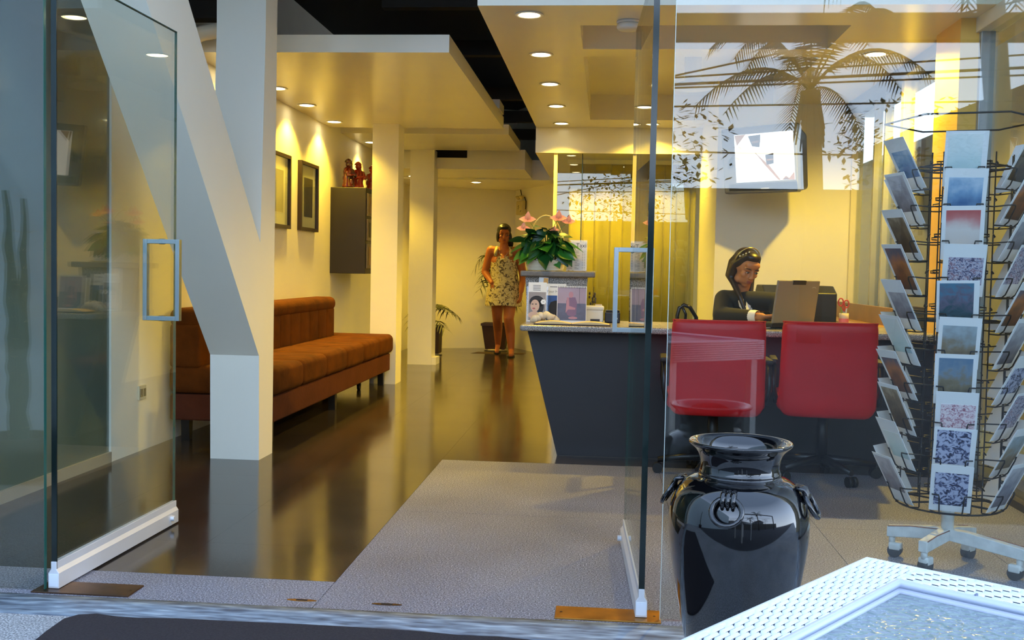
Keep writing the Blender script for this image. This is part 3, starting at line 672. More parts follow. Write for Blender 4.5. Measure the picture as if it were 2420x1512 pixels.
MB().box(a.x+.02, b_.x, 5.94, 6.12, TOP+.001, TOP+.014).build('papers', 'paper', r)
bevel(MB().prism([(a.x, TOP+.016), (a.x+.02, TOP+.03), (b_.x-.02, TOP+.022), (b_.x-.01, TOP+.014), (a.x+.02, TOP+.014)], 'y', 5.93, 6.13).build('cover', mat('manila', (206, 156, 72), .6, var=.1), r), .002)
r = thing('eraser', AZ(1940, 759, TOP), 'small white eraser on the counter beside the laptop', 'eraser'); q = AZ(1940, 760, TOP)
bevel(MB().box(q.x-.022, q.x+.022, q.y, q.y+.03, TOP+.001, TOP+.014).build('block', 'offwhite', r), .004); MB().box(q.x-.002, q.x+.0225, q.y-.0005, q.y+.0305, TOP+.001, TOP+.0145).build('sleeve', 'paper', r)
r = thing('cable', AZ(1850, 777, TOP), 'thin grey cable lying on the counter below the laptop', 'cable')
MB().tube([AZ(1806, 777, TOP)+V((0, 0, .005)), AZ(1840, 775, TOP)+V((0, 0, .005)), AZ(1872, 772, TOP)+V((0, 0, .005))], .004, 6).build('wire', 'grey_plastic', r)
# black chair with a bent tube arm behind the counter
r = thing('tube_chair', (.42, 6.9, 0), 'black chair with a bent shiny tube back behind the counter', 'chair')
q0 = AY(1600, 760, 6.75); q1 = AY(1638, 760, 6.75)
b = MB(); pts = [(q0.x, 6.75, .45), (q0.x, 6.75, .78), (q0.x+.012, 6.75, .83), (q0.x+.04, 6.75, .85), (q0.x+.08, 6.75, .835), (q1.x+.02, 6.76, .77), (q1.x+.03, 6.78, .45)]
b.tube(pts, .013, 10).build('back_tube', mat('chrome_black', (60, 58, 56), .15, metal=.8), r)
MB().tube([(q0.x+.03, 6.75, .84), (q0.x+.055, 6.755, .79), (q0.x+.05, 6.76, .70)], .01, 8).build('back_brace', 'chrome_black', r)
MB().rbox(q0.x-.28, q1.x-.0, 6.72, 7.1, .42, .47, .02).build('seat', 'black_rubber', r)
for x in (q0.x-.26, q1.x-.03):
    for y in (6.75, 7.06): MB().tube([(x, y, .43), (x, y, 0)], .012, 8).build('leg', 'chrome_black', r)
# ================================================================== RED CHAIRS
mat('red_leather', (198, 16, 24), .42, var=.08, vs=5, bump=.06, bs=60)
mat('red_piping', (196, 36, 26), .4)
def red_chair(label, loc, rz, ac):
    r = thing('office_chair', (0, 0, 0), label, 'chair', 'red office chairs at the counter', True)
    # back: local +y is the way the sitter looks
    n, m = 8, 10; b = MB()
    def P(u, v, s):
        wv = .232+.012*(1-v); x = (u*2-1)*wv; z = .335+.49*v
        e = max(0, abs(u*2-1)-.8)/.2
        if v < .12: x *= 1-.14*(1-v/.12)**2
        y = -.22-.05*v+.05*(1-v)**2*0+.02*(u*2-1)**2
        th = .030*(1-.55*e**2)*(1-.4*max(0, (v-.88)/.12)**2)*(1-.5*max(0, (.12-v)/.12)**2)
        return (x, y+s*th, z)
    vs = []; fs = []
    for s in (-1, 1):
        for j in range(m+1):
            for i in range(n+1): vs.append(P(i/n, j/m, s))
    q = (n+1)*(m+1)
    for s in (0, 1):
        for j in range(m):
            for i in range(n):
                a = s*q+j*(n+1)+i; f = (a, a+1, a+n+2, a+n+1); fs.append(f if s == 0 else f[::-1])
    ring = [i for i in range(n+1)]+[j*(n+1)+n for j in range(1, m+1)]+[m*(n+1)+i for i in range(n-1, -1, -1)]+[j*(n+1) for j in range(m-1, 0, -1)]
    for k in range(len(ring)): a, c = ring[k], ring[(k+1) % len(ring)]; fs.append((c, a, a+q, c+q))
    b.add(vs, fs, True); bk = b.build('backrest', 'red_leather', r); sd = bk.modifiers.new('s', 'SUBSURF'); sd.levels = 1; sd.render_levels = 1
    MB().tube([(P(i/n, 1, -1)[0]*.985, P(i/n, 1, -1)[1]+.012, P(i/n, 1, -1)[2]-.005) for i in range(n+1)], .005, 6).build('piping', 'red_piping', bk)
    MB().tube([(P(0, j/m, -1)[0]+.009, P(0, j/m, -1)[1]+.008, P(0, j/m, -1)[2]-.004) for j in range(2, m+1)], .004, 6).build('piping', 'red_piping', bk)
    MB().tube([(P(1, j/m, -1)[0]-.009, P(1, j/m, -1)[1]+.008, P(1, j/m, -1)[2]-.004) for j in range(2, m+1)], .004, 6).build('piping', 'red_piping', bk)
    MB().rbox(-.245, .245, -.20, .24, .36, .445, .035, 4).build('seat', 'red_leather', r)
    MB().box(-.248, -.246, -.17, -.155, .40, .43).build('care_tag', 'paper', r)
    for s in (-1, 1):
        b = MB(); b.tube([(s*.245, -.16, .40), (s*.262, -.17, .48), (s*.262, -.16, .59), (s*.262, .10, .60), (s*.262, .12, .50), (s*.245, .08, .40)], .014, 8)
        b.build('arm_loop', 'black_plastic', r)
        MB().rbox(s*.262-.02, s*.262+.02, -.17, .09, .60, .625, .009, 3).build('armrest', mat('arm_pad', (40, 36, 32), .6), r)
    MB().tube([(0, 0, .09), (0, 0, .37)], .028, 14).build('column', 'black_plastic', r)
    MB().box(-.1, .1, -.1, .1, .34, .365).build('seat_plate', 'black_plastic', r)
    for k in range(5):
        a = ac+k*2*PI/5; d = V((math.cos(a), math.sin(a), 0))
        lg = MB().tube([d*.02+V((0, 0, .095)), d*.15+V((0, 0, .088)), d*.28+V((0, 0, .07))], [.024, .02, .015], 8).build('base_arm', 'black_plastic', r)
        t = V((-d.y, d.x, 0)); c = d*.28+V((0, 0, .027))
        for s in (-1, 1): MB().tube([c+t*(s*.006), c+t*(s*.024)], .027, 14).build('caster', 'black_rubber', lg)
    r.location = loc; r.rotation_euler = (0, 0, rz); return r
red_chair('red leather office chair in front of the laptop woman, with the black jar before it', (.575, 5.47, 0), math.radians(-2), math.radians(36))
red_chair('red leather office chair beside the postcard rack', (1.15, 5.53, 0), math.radians(-7), math.radians(9))
# ================================================================== TELEVISION
tv = thing('television', (1.2, 8.4, 1.9), 'boxy grey tube television with a bright screen on a wall bracket', 'television')
mat('tv_grey', (96, 98, 112), .4, var=.05); mat('tv_black', (26, 26, 28), .35)
tl, tr_ = AY(1703, 305, 7.93), AY(1882, 288, 7.62)
_n = (tr_-tl).cross(V((0, 0, 1))).normalized(); _n = _n if _n.y < 0 else -_n
def onf(px, py):
    """pixel on the television's upright front plane"""
    dd = ray(px, py); return O+dd*((tl-O).dot(_n)/dd.dot(_n))
br, bl = onf(1886, 452), onf(1712, 458)
def quadprism(mb, q, off):
    vs = [V(p) for p in q]+[V(p)+V(o_) for p, o_ in zip(q, off)]
    return mb.add(vs, [(0, 1, 2, 3), (7, 6, 5, 4), (1, 0, 4, 5), (2, 1, 5, 6), (3, 2, 6, 7), (0, 3, 7, 4)])
inw = (tr_-tl).cross(V((0, 0, 1))); inw.z = 0; inw.normalize(); inw = inw if inw.y > 0 else -inw
fr = quadprism(MB(), [tl, tr_, br, bl], [tuple(inw*.07)]*4).build('front_frame', 'tv_grey', tv); bevel(fr, .012, 3)
d = .09; c_ = (tl+tr_+br+bl)/4
o1 = [c_+(p-c_)*.985+inw*.069 for p in (tl, tr_, br, bl)]
o2 = [c_+(p-c_)*.84+inw*.33 for p in (tl, tr_, br, bl)]
hs = MB().add([*o1, *o2], [(0, 1, 2, 3), (7, 6, 5, 4), (1, 0, 4, 5), (2, 1, 5, 6), (3, 2, 6, 7), (0, 3, 7, 4)]).build('rear_housing', 'tv_black', tv); bevel(hs, .03, 3)
nrm = _n
def face(name, pts, m, lift, parent):
    q = [onf(*p)+nrm*lift for p in pts]; n = len(q)
    return MB().add(q+[p-nrm*.002 for p in q], [tuple(range(n)), tuple(range(2*n-1, n-1, -1))]+[(i, i+n, (i+1) % n+n, (i+1) % n) for i in range(n)]).build(name, m, parent)
mat('tv_screen', (150, 146, 140), .3, emit=(1, .97, .93), es=1.1); mat('tv_screen_dark', (30, 24, 20), .3, emit=(.3, .2, .12), es=.12); mat('tv_screen_tan', (110, 70, 36), .3, emit=(.9, .5, .2), es=.3)
sc = face('screen', [(1735, 320), (1874, 308), (1880, 424), (1741, 432)], 'tv_screen', .003, tv)
for pts, m in (([(1768, 322), (1797, 318), (1797, 330), (1795, 348), (1778, 346)], 'tv_screen_dark'), ([(1776, 335), (1794, 331), (1793, 337), (1779, 340)], 'tv_screen_tan'), ([(1809, 366), (1828, 362), (1829, 386), (1812, 390)], 'tv_screen_dark'), ([(1812, 376), (1828, 374), (1828, 378), (1813, 380)], 'tv_screen_tan'),
               ([(1784, 360), (1818, 390), (1846, 425), (1840, 425), (1808, 390)], 'tv_screen_tan'), ([(1848, 425), (1858, 415), (1866, 420), (1878, 405), (1879, 424)], 'tv_screen_tan'), ([(1852, 425), (1858, 418), (1868, 424)], 'tv_screen_dark'), ([(1736, 321), (1762, 318), (1742, 345)], 'tv_screen_tan')):
    face('screen_image', pts, m, .0045, sc)
face('control_strip', [(1724, 436), (1884, 428), (1886, 448), (1724, 452)], 'tv_black', .003, tv)
lo_ = face('badge', [(1799, 444), (1818, 443), (1818, 446), (1799, 447)], 'alu_grey', .005, tv)
face('speaker_grille', [(1722, 380), (1733, 368), (1733, 395), (1722, 400)], 'tv_black', .003, tv)
bk = MB(); bc = V((c_.x+.12, 8.399, c_.z-.05))
bk.box(bc.x-.08, bc.x+.08, 8.37, 8.40, bc.z-.08, bc.z+.08); bk.box(bc.x-.02, bc.x+.02, 8.16, 8.38, bc.z-.02, bc.z+.02)
bk.build('wall_bracket', 'tv_black', tv)
# ================================================================== BLACK JAR
mat('black_glaze', (10, 11, 14), .06, var=.4, vs=3, coat=1.0)
JX, JY, JZ = .362, 2.74, -.012
jr = thing('glazed_jar', (JX, JY, JZ), 'large glossy black glazed jar with ring handles standing before the shop glass', 'jar')
jp = [(.112, 0), (.118, .01), (.128, .08), (.150, .20), (.172, .32), (.184, .42), (.186, .48), (.180, .53), (.160, .575), (.128, .600), (.109, .606), (.106, .612), (.109, .617), (.105, .622), (.103, .635), (.105, .66), (.115, .682), (.130, .694), (.136, .700), (.137, .706), (.133, .710), (.124, .706), (.112, .694), (.100, .675), (.096, .64), (.098, .61), (.15, .57), (.17, .5), (.16, .3), (.10, .03), (.001, .03)]
zs = 0.630/.71
jo = MB().lathe([(r_*.985, z*zs) for r_, z in jp], (JX, JY, JZ), 64, cap=False).build('body', 'black_glaze', jr)
sd = jo.modifiers.new('s', 'SUBSURF'); sd.levels = 1; sd.render_levels = 1
for a in (-1.86, -.29, 1.28, 2.85):
    d = V((math.cos(a), math.sin(a), 0)); t = V((-d.y, d.x, 0)); u = (V((0, 0, 1))*.72-d*-.0).normalized()
    base = V((JX, JY, JZ))+d*.157+V((0, 0, .568*zs))
    out = (d*.86+V((0, 0, .50))).normalized(); dn = (d*.50-V((0, 0, .86))).normalized()
    lug = MB()
    for k in (-1, 0, 1): lug.tube([base+t*(k*.013)+dn*-.022-out*.004, base+t*(k*.013)+out*.014-dn*.006, base+t*(k*.013)+out*.012+dn*.014, base+t*(k*.013)+dn*.026-out*.004], [.006, .007, .007, .005], 8)
    lg = lug.build('lug', 'black_glaze', jr)
    cc = base+dn*.036+out*.011
    MB().tube([cc+t*(.038*math.cos(q))+dn*(.036*math.sin(q)) for q in [2*PI*k/20 for k in range(20)]], .0065, 8, True).build('ring', 'black_glaze', lg)
# ================================================================== DOOR MAT
mt = thing('door_mat', (-.7, 2.6, -.012), 'dark charcoal door mat lying on the pavement before the threshold', 'mat')
out = [AZ(x, y, -.002) for x, y in ((60, 1530), (110, 1490), (150, 1462), (185, 1452), (230, 1450), (280, 1457), (330, 1460), (420, 1461), (560, 1468), (700, 1474), (850, 1482), (1000, 1492), (1080, 1500), (1180, 1504), (1260, 1512), (1380, 1530))]
poly = [(p.x, min(p.y, 2.945)) for p in out]+[(-.05, 2.3), (-1.55, 2.3)]
mat('mat_fibre', (52, 47, 52), .95, var=.25, vs=120, bump=.8, bs=260)
bevel(MB().prism(poly[::-1], 'z', -.0105, .0).build('pile', 'mat_fibre', mt), .004)
MB().prism([(x*1.0+(-.0), y-.012) for x, y in poly][::-1], 'z', -.0118, -.008).build('backing', 'black_rubber', mt)
# ================================================================== WHITE WICKER TABLE
tb = thing('wicker_table', (.35, .75, -.014), 'white woven wicker table with a rippled glass top beside the jar', 'table')
mat('wicker', (232, 236, 240), .55, var=.03); mat('wicker_gap', (120, 128, 150), .8)
TC = AZ(2050, 1317, .72); e1 = (AZ(1620, 1512, .72)-TC).normalized(); e2 = V((-e1.y, e1.x, 0)); 
if e2.dot(AZ(2420, 1385, .72)-TC) < 0: e2 = -e2
L1, L2, RW = .72, .62, .062
TM = Matrix((tuple(e1)+(0,), tuple(e2)+(0,), (0, 0, 1, 0), (0, 0, 0, 1))).transposed(); TM.translation = (TC.x, TC.y, 0)
def side(o, u, v, length):
    """woven band: strands run along the band, cross strands dip between them"""
    core = MB(); M_ = Matrix((tuple(u)+(0,), tuple(v)+(0,), (0, 0, 1, 0), (0, 0, 0, 1))).transposed(); M_.translation = o
    return M_
sides = [((0, 0), (1, 0), L1), ((0, 0), (0, 1), L2), ((0, L2), (1, 0), L1), ((L1, 0), (0, 1), L2)]
core = MB().box(0, L1, .004, RW-.004, .690, .7165); core.box(0, L1, L2-RW+.004, L2-.004, .69, .7165); core.box(.004, RW-.004, 0, L2, .69, .7165); core.box(L1-RW+.004, L1-.004, 0, L2, .69, .7165)
core.xf(TM).build('rim_core', 'wicker_gap', tb)
def weave(x0, x1, y0, y1, along):
    """flat strands crossing in a twill; strands over the band rise and dip"""
    b = MB(); sp = .0066; n = max(1, int(round((y1-y0)/sp))); m = int((x1-x0)/.0135)
    for i in range(n):
        yy = y0+(i+.5)*(y1-y0)/n; ph = i*.5
        pts = []
        for k in range(m*4+1):
            t = k/4+ph; d = (t % 2.0)
            z = .7205-(.0042 if 0.0 <= d < .45 else 0)
            pts.append((x0+(x1-x0)*k/(m*4), yy, z))
        # ribbon
        vs = []; hw = (y1-y0)/n*.47
        for p in pts:
            if along == 'x': vs += [(p[0], p[1]-hw, p[2]-.0015), (p[0], p[1], p[2]+.0006), (p[0], p[1]+hw, p[2]-.0015)]
            else: vs += [(p[1]-hw, p[0], p[2]-.0015), (p[1], p[0], p[2]+.0006), (p[1]+hw, p[0], p[2]-.0015)]
        fs = []
        for k in range(len(pts)-1):
            a = k*3; f1 = (a, a+3, a+4, a+1); f2 = (a+1, a+4, a+5, a+2); fs += [f1, f2]
        b.add(vs, fs, True)
    return b
for x0, x1, y0, y1, al, in ((RW*.0, L1, 0, RW, 'x'), (0, L1, L2-RW, L2, 'x'), ):
    o = weave(x0, x1, y0, y1, al).xf(TM).build('woven_rim', 'wicker', tb); o['kind'] = 'stuff'
for a, b_ in ((0, RW), (L1-RW, L1)):
    o = weave(RW, L2-RW, a, b_, 'y').xf(TM).build('woven_rim', 'wicker', tb); o['kind'] = 'stuff'
ap = MB()
for k in range(9):
    z = .715-.011*k; ap.tube([(-.001, 0, z), (L1*.5, -.001, z), (L1, 0, z), (L1+.001, L2*.5, z), (L1, L2, z), (L1*.5, L2+.001, z), (0, L2, z), (-.001, L2*.5, z)], .0056, 6, True)
ap.xf(TM).build('apron_strands', 'wicker', tb)['kind'] = 'stuff'
ed = MB()
for k in range(2):
    z = .716-.009*k; i_ = RW; ed.tube([(i_, i_, z), (L1-i_, i_, z), (L1-i_, L2-i_, z), (i_, L2-i_, z)], .0052, 6, True)
ed.xf(TM).build('inner_edge', mat('wicker_shade', (206, 212, 232), .55), tb)
for k in range(5): MB().box(RW-.006, RW+.0, RW+.08+.1*k, RW+.082+.1*k, .706, .722).xf(TM).build('staple', 'wicker_gap', tb)
# rippled glass inset over a pale tray
mr = bpy.data.materials.new('ripple_glass'); mr.use_nodes = True; MATS['ripple_glass'] = mr
n = mr.node_tree.nodes; l = mr.node_tree.links; p = n['Principled BSDF']
p.inputs['Base Color'].default_value = lin(140, 156, 152)+(1,); p.inputs['Roughness'].default_value = .12; p.inputs['Coat Weight'].default_value = .6; p.inputs['Coat Roughness'].default_value = .05
tcn = n.new('ShaderNodeTexCoord'); vo = n.new('ShaderNodeTexVoronoi'); vo.inputs['Scale'].default_value = 120; vo.feature = 'SMOOTH_F1'
bp = n.new('ShaderNodeBump'); bp.inputs['Strength'].default_value = .9; bp.inputs['Distance'].default_value = .006
l.new(tcn.outputs['Object'], vo.inputs['Vector']); l.new(vo.outputs['Distance'], bp.inputs['Height']); l.new(bp.outputs[0], p.inputs['Normal']); l.new(bp.outputs[0], p.inputs['Coat Normal'])
MB().box(RW-.002, L1-RW+.002, RW-.002, L2-RW+.002, .698, .706).xf(TM).build('glass_top', 'ripple_glass', tb)
for x, y in ((.02, .02), (L1-.06, .02), (.02, L2-.06), (L1-.06, L2-.06)):
    MB().box(x, x+.04, y, y+.04, -.014, .69).xf(TM).build('leg', 'wicker', tb)
# ================================================================== POSTCARD RACK
RX, RY = 1.272, 3.90
rk = thing('postcard_rack', (RX, RY, 0), 'revolving black wire postcard rack on a rusty white four legged stand', 'postcard rack')
mat('rack_white', (206, 208, 206), .5, var=.12, vs=30); mat('rust', (140, 84, 48), .8, var=.4, vs=40); mat('wire_black', (22, 20, 22), .4)
R0 = V((RX, RY, 0))
MB().tube([R0+V((0, 0, .10)), R0+V((0, 0, .24))], .022, 20).build('post', 'rack_white', rk)
MB().tube([R0+V((0, 0, .24)), R0+V((0, 0, 1.56))], .010, 10).build('spindle', 'wire_black', rk)
for (dx, dy) in ((.212, -.185), (-.125, -.13), (-.185, .1), (.135, .13)):
    d = V((dx, dy, 0)); L_ = d.length; a = math.atan2(dy, dx)
    T = Matrix.Translation((RX, RY, 0)) @ Matrix.Rotation(a, 4, 'Z')
    lg = bevel(MB().prism([(0, .095), (0, .135), (L_*.25, .137), (L_, .115), (L_, .075)], 'y', -.017, .017).xf(T).build('leg', 'rack_white', rk), .003)
    MB().box(L_*.2, L_*.97, -.018, .018, .1165, .118).xf(T @ Matrix.Rotation(math.radians(4.5*.0), 4, 'Y')).build('rust_streak', 'rust', lg) if False else None
    MB().tube([(L_*.1, .0172, .132), (L_*.6, .0172, .1275), (L_*.98, .0172, .116)], .0022, 5).xf(T).build('rust_edge', 'rust', lg)
    MB().tube([(L_*.92, 0, .08), (L_*.92, 0, .05)], .012, 10).xf(T).build('caster_stem', 'rack_white', lg)
    MB().tube([(L_*.92-.012, -.018, .025), (L_*.92-.012, .018, .025)], .025, 16).xf(T).build('caster', 'black_rubber', lg)
    MB().rbox(L_*.92-.036, L_*.92+.01, -.02, .02, .026, .056, .008).xf(T).build('caster_hood', 'rack_white', lg)
fa = math.atan2(-RY, -RX)+.045
RB, LEAN, CW, CH, DZ, Z0 = .168, math.radians(27), .135, .2, .1262, .232
def ringpts(r_, z): return [R0+V((r_*math.cos(fa+k*PI/3+PI/6), r_*math.sin(fa+k*PI/3+PI/6), z)) for k in range(6)]
for z, r_ in ((.225, .178), (.90, .165), (1.45, .17), (1.615, .255)):
    MB().tube([R0+V((r_*math.cos(q), r_*math.sin(q), z)) for q in [fa+2*PI*k/30 for k in range(30)]] if z < 1 else ringpts(r_*1.05, z), .0036, 6, True).build('ring_wire', 'wire_black', rk)
sp_ = MB()
for z in (.235, .9, 1.45):
    for k in range(6): a = fa+k*PI/3; sp_.tube([R0+V((0, 0, z)), R0+V((.165*math.cos(a), .165*math.sin(a), z))], .004, 6)
sp_.build('spokes', 'wire_black', rk)
pk = None
def frame_of(k):
    a = fa+k*PI/3; d = V((math.cos(a), math.sin(a), 0)); t = V((-d.y, d.x, 0)); return d, t
cardpics = {}
def pic(key, stops, sc, distort=0., wave=False):
    m = bpy.data.materials.new('print_'+key); m.use_nodes = True; MATS['print_'+key] = m
    n = m.node_tree.nodes; l = m.node_tree.links; p = n['Principled BSDF']; p.inputs['Roughness'].default_value = .3
    t = n.new('ShaderNodeTexCoord'); sp2 = n.new('ShaderNodeSeparateXYZ'); nz = n.new('ShaderNodeTexNoise'); nz.inputs['Scale'].default_value = sc; nz.inputs['Detail'].default_value = 6; nz.inputs['Distortion'].default_value = distort
    ad = n.new('ShaderNodeMath'); ad.operation = 'MULTIPLY_ADD'; ad.inputs[1].default_value = .55 if not wave else .05; 
    mp = n.new('ShaderNodeMapRange'); mp.inputs['From Min'].default_value = 0; mp.inputs['From Max'].default_value = CH; mp.inputs['To Min'].default_value = -.05 if not wave else .22; mp.inputs['To Max'].default_value = .55 if not wave else .28
    l.new(t.outputs['Object'], nz.inputs['Vector']); l.new(t.outputs['Object'], sp2.inputs[0]); l.new(sp2.outputs['Z'], mp.inputs[0])
    ad2 = n.new('ShaderNodeMath'); ad2.operation = 'ADD'; sc2 = n.new('ShaderNodeMath'); sc2.operation = 'MULTIPLY'; sc2.inputs[1].default_value = .6 if not wave else 1.
    l.new(nz.outputs['Fac'], sc2.inputs[0]); l.new(sc2.outputs[0], ad2.inputs[0]); l.new(mp.outputs[0], ad2.inputs[1])
    r = n.new('ShaderNodeValToRGB'); e = r.color_ramp.elements
    e[0].position = stops[0][0]; e[0].color = lin(*stops[0][1])+(1,); e[1].position = stops[-1][0]; e[1].color = lin(*stops[-1][1])+(1,)
    for po, c in stops[1:-1]: q = e.new(po); q.color = lin(*c)+(1,)
    l.new(ad2.outputs[0], r.inputs[0]); l.new(r.outputs[0], p.inputs['Base Color'])
pic('sea', [(.25, (40, 60, 90)), (.4, (70, 110, 160)), (.6, (120, 160, 200)), (.8, (190, 210, 230))], 18)
pic('pale', [(.3, (150, 190, 205)), (.55, (205, 225, 230)), (.8, (235, 238, 238))], 8)
pic('beach', [(.3, (210, 200, 196)), (.6, (222, 214, 212)), (.72, (200, 120, 120)), (.8, (190, 90, 90))], 5)
pic('drawing', [(.62, (60, 56, 92)), (.7, (120, 118, 150)), (.76, (205, 205, 225)), (.85, (140, 110, 130))], 55, 2., True)
pic('teal', [(.3, (30, 50, 60)), (.5, (50, 84, 100)), (.65, (100, 96, 120)), (.8, (70, 120, 150))], 30, 1.5)
pic('rock', [(.3, (110, 96, 80)), (.5, (140, 126, 106)), (.64, (150, 160, 166)), (.8, (170, 184, 196))], 25)
pic('cliff', [(.3, (90, 84, 72)), (.52, (132, 122, 100)), (.66, (120, 140, 160)), (.8, (96, 126, 156))], 30)
pic('rose', [(.62, (150, 90, 110)), (.7, (205, 170, 185)), (.8, (235, 222, 230))], 60, 2., True)
pic('night', [(.62, (30, 36, 60)), (.7, (70, 80, 120)), (.78, (180, 186, 215))], 45, 1.8, True)
pic('brown', [(.25, (40, 34, 28)), (.5, (74, 62, 50)), (.7, (120, 104, 84)), (.85, (180, 165, 140))], 22)
pic('warm', [(.25, (60, 46, 50)), (.48, (120, 74, 48)), (.62, (180, 110, 60)), (.8, (90, 90, 110))], 14)
pic('grey', [(.3, (96, 96, 112)), (.55, (140, 140, 154)), (.8, (196, 196, 206))], 26)
NAMES = {'sea': 'blue sea', 'pale': 'pale blue sky', 'beach': 'white beach with a red edge', 'drawing': 'purple ink drawing', 'teal': 'dark teal forest', 'rock': 'tan rock', 'cliff': 'brown cliff and blue sky', 'rose': 'pink line drawing', 'night': 'dark blue line drawing', 'brown': 'dark brown scene', 'warm': 'dark and orange shapes', 'grey': 'grey landscape'}
SIDES = {0: ('on street-facing rack side', ['night', 'night', 'rose', 'cliff', 'rock', 'teal', 'drawing', 'beach', 'sea', 'pale']),
         -1: ('on rack side facing chairs', ['grey', 'pale', 'brown', 'warm', 'pale', 'grey', 'warm', 'brown', 'grey', 'sea']),
         1: ('on rack side facing window', ['grey', 'rock', 'drawing', 'night', 'grey', 'warm', 'drawing', 'grey', 'warm', 'brown']),
         -2: ('on rear rack side towards counter', ['grey', 'rock', 'sea', 'grey', 'brown', 'pale', 'grey', 'teal', 'sea', 'grey']),
         2: ('on rear rack side towards pier', ['rock', 'grey', 'brown', 'sea', 'grey', 'brown', 'grey', 'rock', 'grey', 'sea'])}
ORD = ['lowest', 'second lowest', 'third from bottom', 'fourth from bottom', 'fifth from bottom', 'fifth from top', 'fourth from top', 'third from top', 'second from top', 'topmost']
mat('card_white', (236, 238, 242), .4, var=.01)
cm = MB().box(-CW/2, CW/2, -.0012, 0, 0, CH).mesh('postcard'); cm.materials.append(MATS['card_white'])
picm = {}
def picmesh(kind, lay):
    if (kind, lay) not in picm:
        x0, x1, z0, z1 = ((-.054, .054, .028, .168), (-.054, .054, .02, .184), (-.050, .060, .045, .15), (-.058, .05, .05, .19))[lay]
        me = MB().box(x0, x1, -.0018, -.0012, z0, z1).mesh('picture'); me.materials.append(MATS['print_'+kind]); picm[(kind, lay)] = me
    return picm[(kind, lay)]
# one pocket: back wires, a bottom lip and two bent prongs that hold a card
W = .0026; P_ = MB()
for sg in (-1, 1):
    P_.tube([(sg*.066, .012, .0), (sg*.066, .012, .126)], W, 5)
    P_.tube([(sg*.088, .016, .062), (sg*.066, .012, .062), (sg*.062, -.044, .066), (sg*.042, -.050, .066), (sg*.040, -.048, .056), (sg*.038, -.026, .010), (sg*.037, -.010, -.004)], W, 5)
    P_.tube([(sg*.066, .012, .092), (sg*.088, .0, .09), (sg*.088, -.006, .083), (sg*.07, .006, .081)], W, 5)
P_.tube([(-.066, .012, -.002), (-.05, -.012, -.004), (.05, -.012, -.004), (.066, .012, -.002)], W, 5)
pm = P_.mesh('card_pocket'); pm.materials.append(MATS['wire_black'])
rn = random.Random(21)
for k in (0, -1, 1, -2, 2, 3):
    d, t = frame_of(k)
    base = Matrix((tuple(t)+(0,), tuple(-d)+(0,), (0, 0, 1, 0), (0, 0, 0, 1))).transposed()   # local x tangent, -y outwards
    for j in range(10):
        o = bpy.data.objects.new('card_pocket', pm); COL.objects.link(o)
        o.parent = rk; o.matrix_parent_inverse = Matrix.Translation(rk.location).inverted()
        o.matrix_basis = Matrix.Translation(R0+d*RB+V((0, 0, Z0+j*DZ))) @ base
        if k not in SIDES: continue
        kind = SIDES[k][1][j]
        c = bpy.data.objects.new('postcard', cm); COL.objects.link(c)
        c.matrix_world = Matrix.Translation(R0+d*(RB+.006)+V((0, 0, Z0+j*DZ+.003))+t*rn.uniform(-.006, .006)) @ base @ Matrix.Rotation(LEAN+rn.uniform(-.03, .03), 4, 'X') @ Matrix.Rotation(rn.uniform(-.03, .03), 4, 'Y')
        tag(c, 'postcard of %s, %s %s' % (NAMES[kind], ORD[j], SIDES[k][0]), 'postcard', 'postcards in the revolving rack')
        q = bpy.data.objects.new('picture', picmesh(kind, (j*3+k) % 4)); COL.objects.link(q); q.parent = c
# ================================================================== BASKET OF FLOWERS
mat('leaf', (44, 104, 30), .35, var=.3, vs=9); mat('leaf_dark', (26, 74, 26), .35, var=.3, vs=9); mat('leaf_light', (96, 146, 44), .4, var=.2); mat('stem_green', (110, 140, 60), .5)
mat('spathe', (246, 158, 120), .35, var=.12, vs=20); mat('tub_white', (226, 216, 186), .45, var=.05); mat('silver_rim', (206, 208, 210), .2, metal=.9); mat('cane', (214, 190, 110), .5)
BX, BY, BZ = AY(1288, 637, 6.22).x, 6.23, 1.051
bk_ = thing('flower_basket', (BX, BY, BZ), 'white ribbed tub of pink anthuriums with an arched cane handle on the granite block', 'potted plant')
rib = [(.098, 0), (.1, .002)]
for k in range(7): rib += [(.103+.002*k, .004+.008*k), (.105+.002*k, .008+.008*k), (.102+.002*k, .011+.008*k)]
rib += [(.117, .064), (.108, .064), (.1, .02), (.002, .02)]
MB().lathe(rib, (BX, BY, BZ), 40, 1.05, .72, cap=True).build('tub', 'tub_white', bk_)
sr = MB()
for k in range(26):
    a = 2*PI*k/26; sr.ell((BX+.122*math.cos(a), BY+.083*math.sin(a), BZ+.066+.003*(k % 2)), (.014, .010, .006), Matrix.Rotation(a, 3, 'Z'), 9, 6)
sr.build('silver_rim', 'silver_rim', bk_)
for k in range(9):
    a = -PI/2+(k-4)*.42; MB().ell((BX+.108*math.cos(a), BY+.07*math.sin(a), BZ+.078), (.017, .009, .020), Matrix.Rotation(a+PI/2, 3, 'Z'), 12, 8).build('pebble', mat('pebble%d' % (k % 3), ((214, 196, 160), (176, 176, 176), (226, 206, 170))[k % 3], .4), bk_)
MB().ell((BX, BY, BZ+.062), (.108, .074, .012), n=20, m=8).build('soil', mat('soil', (50, 34, 22), .9), bk_)
MB().tube([(BX+.118*math.cos(t)*(1), BY, BZ+.066+.265*math.sin(t)) for t in [PI*k/18 for k in range(19)]], .0048, 8).build('handle', 'cane', bk_)
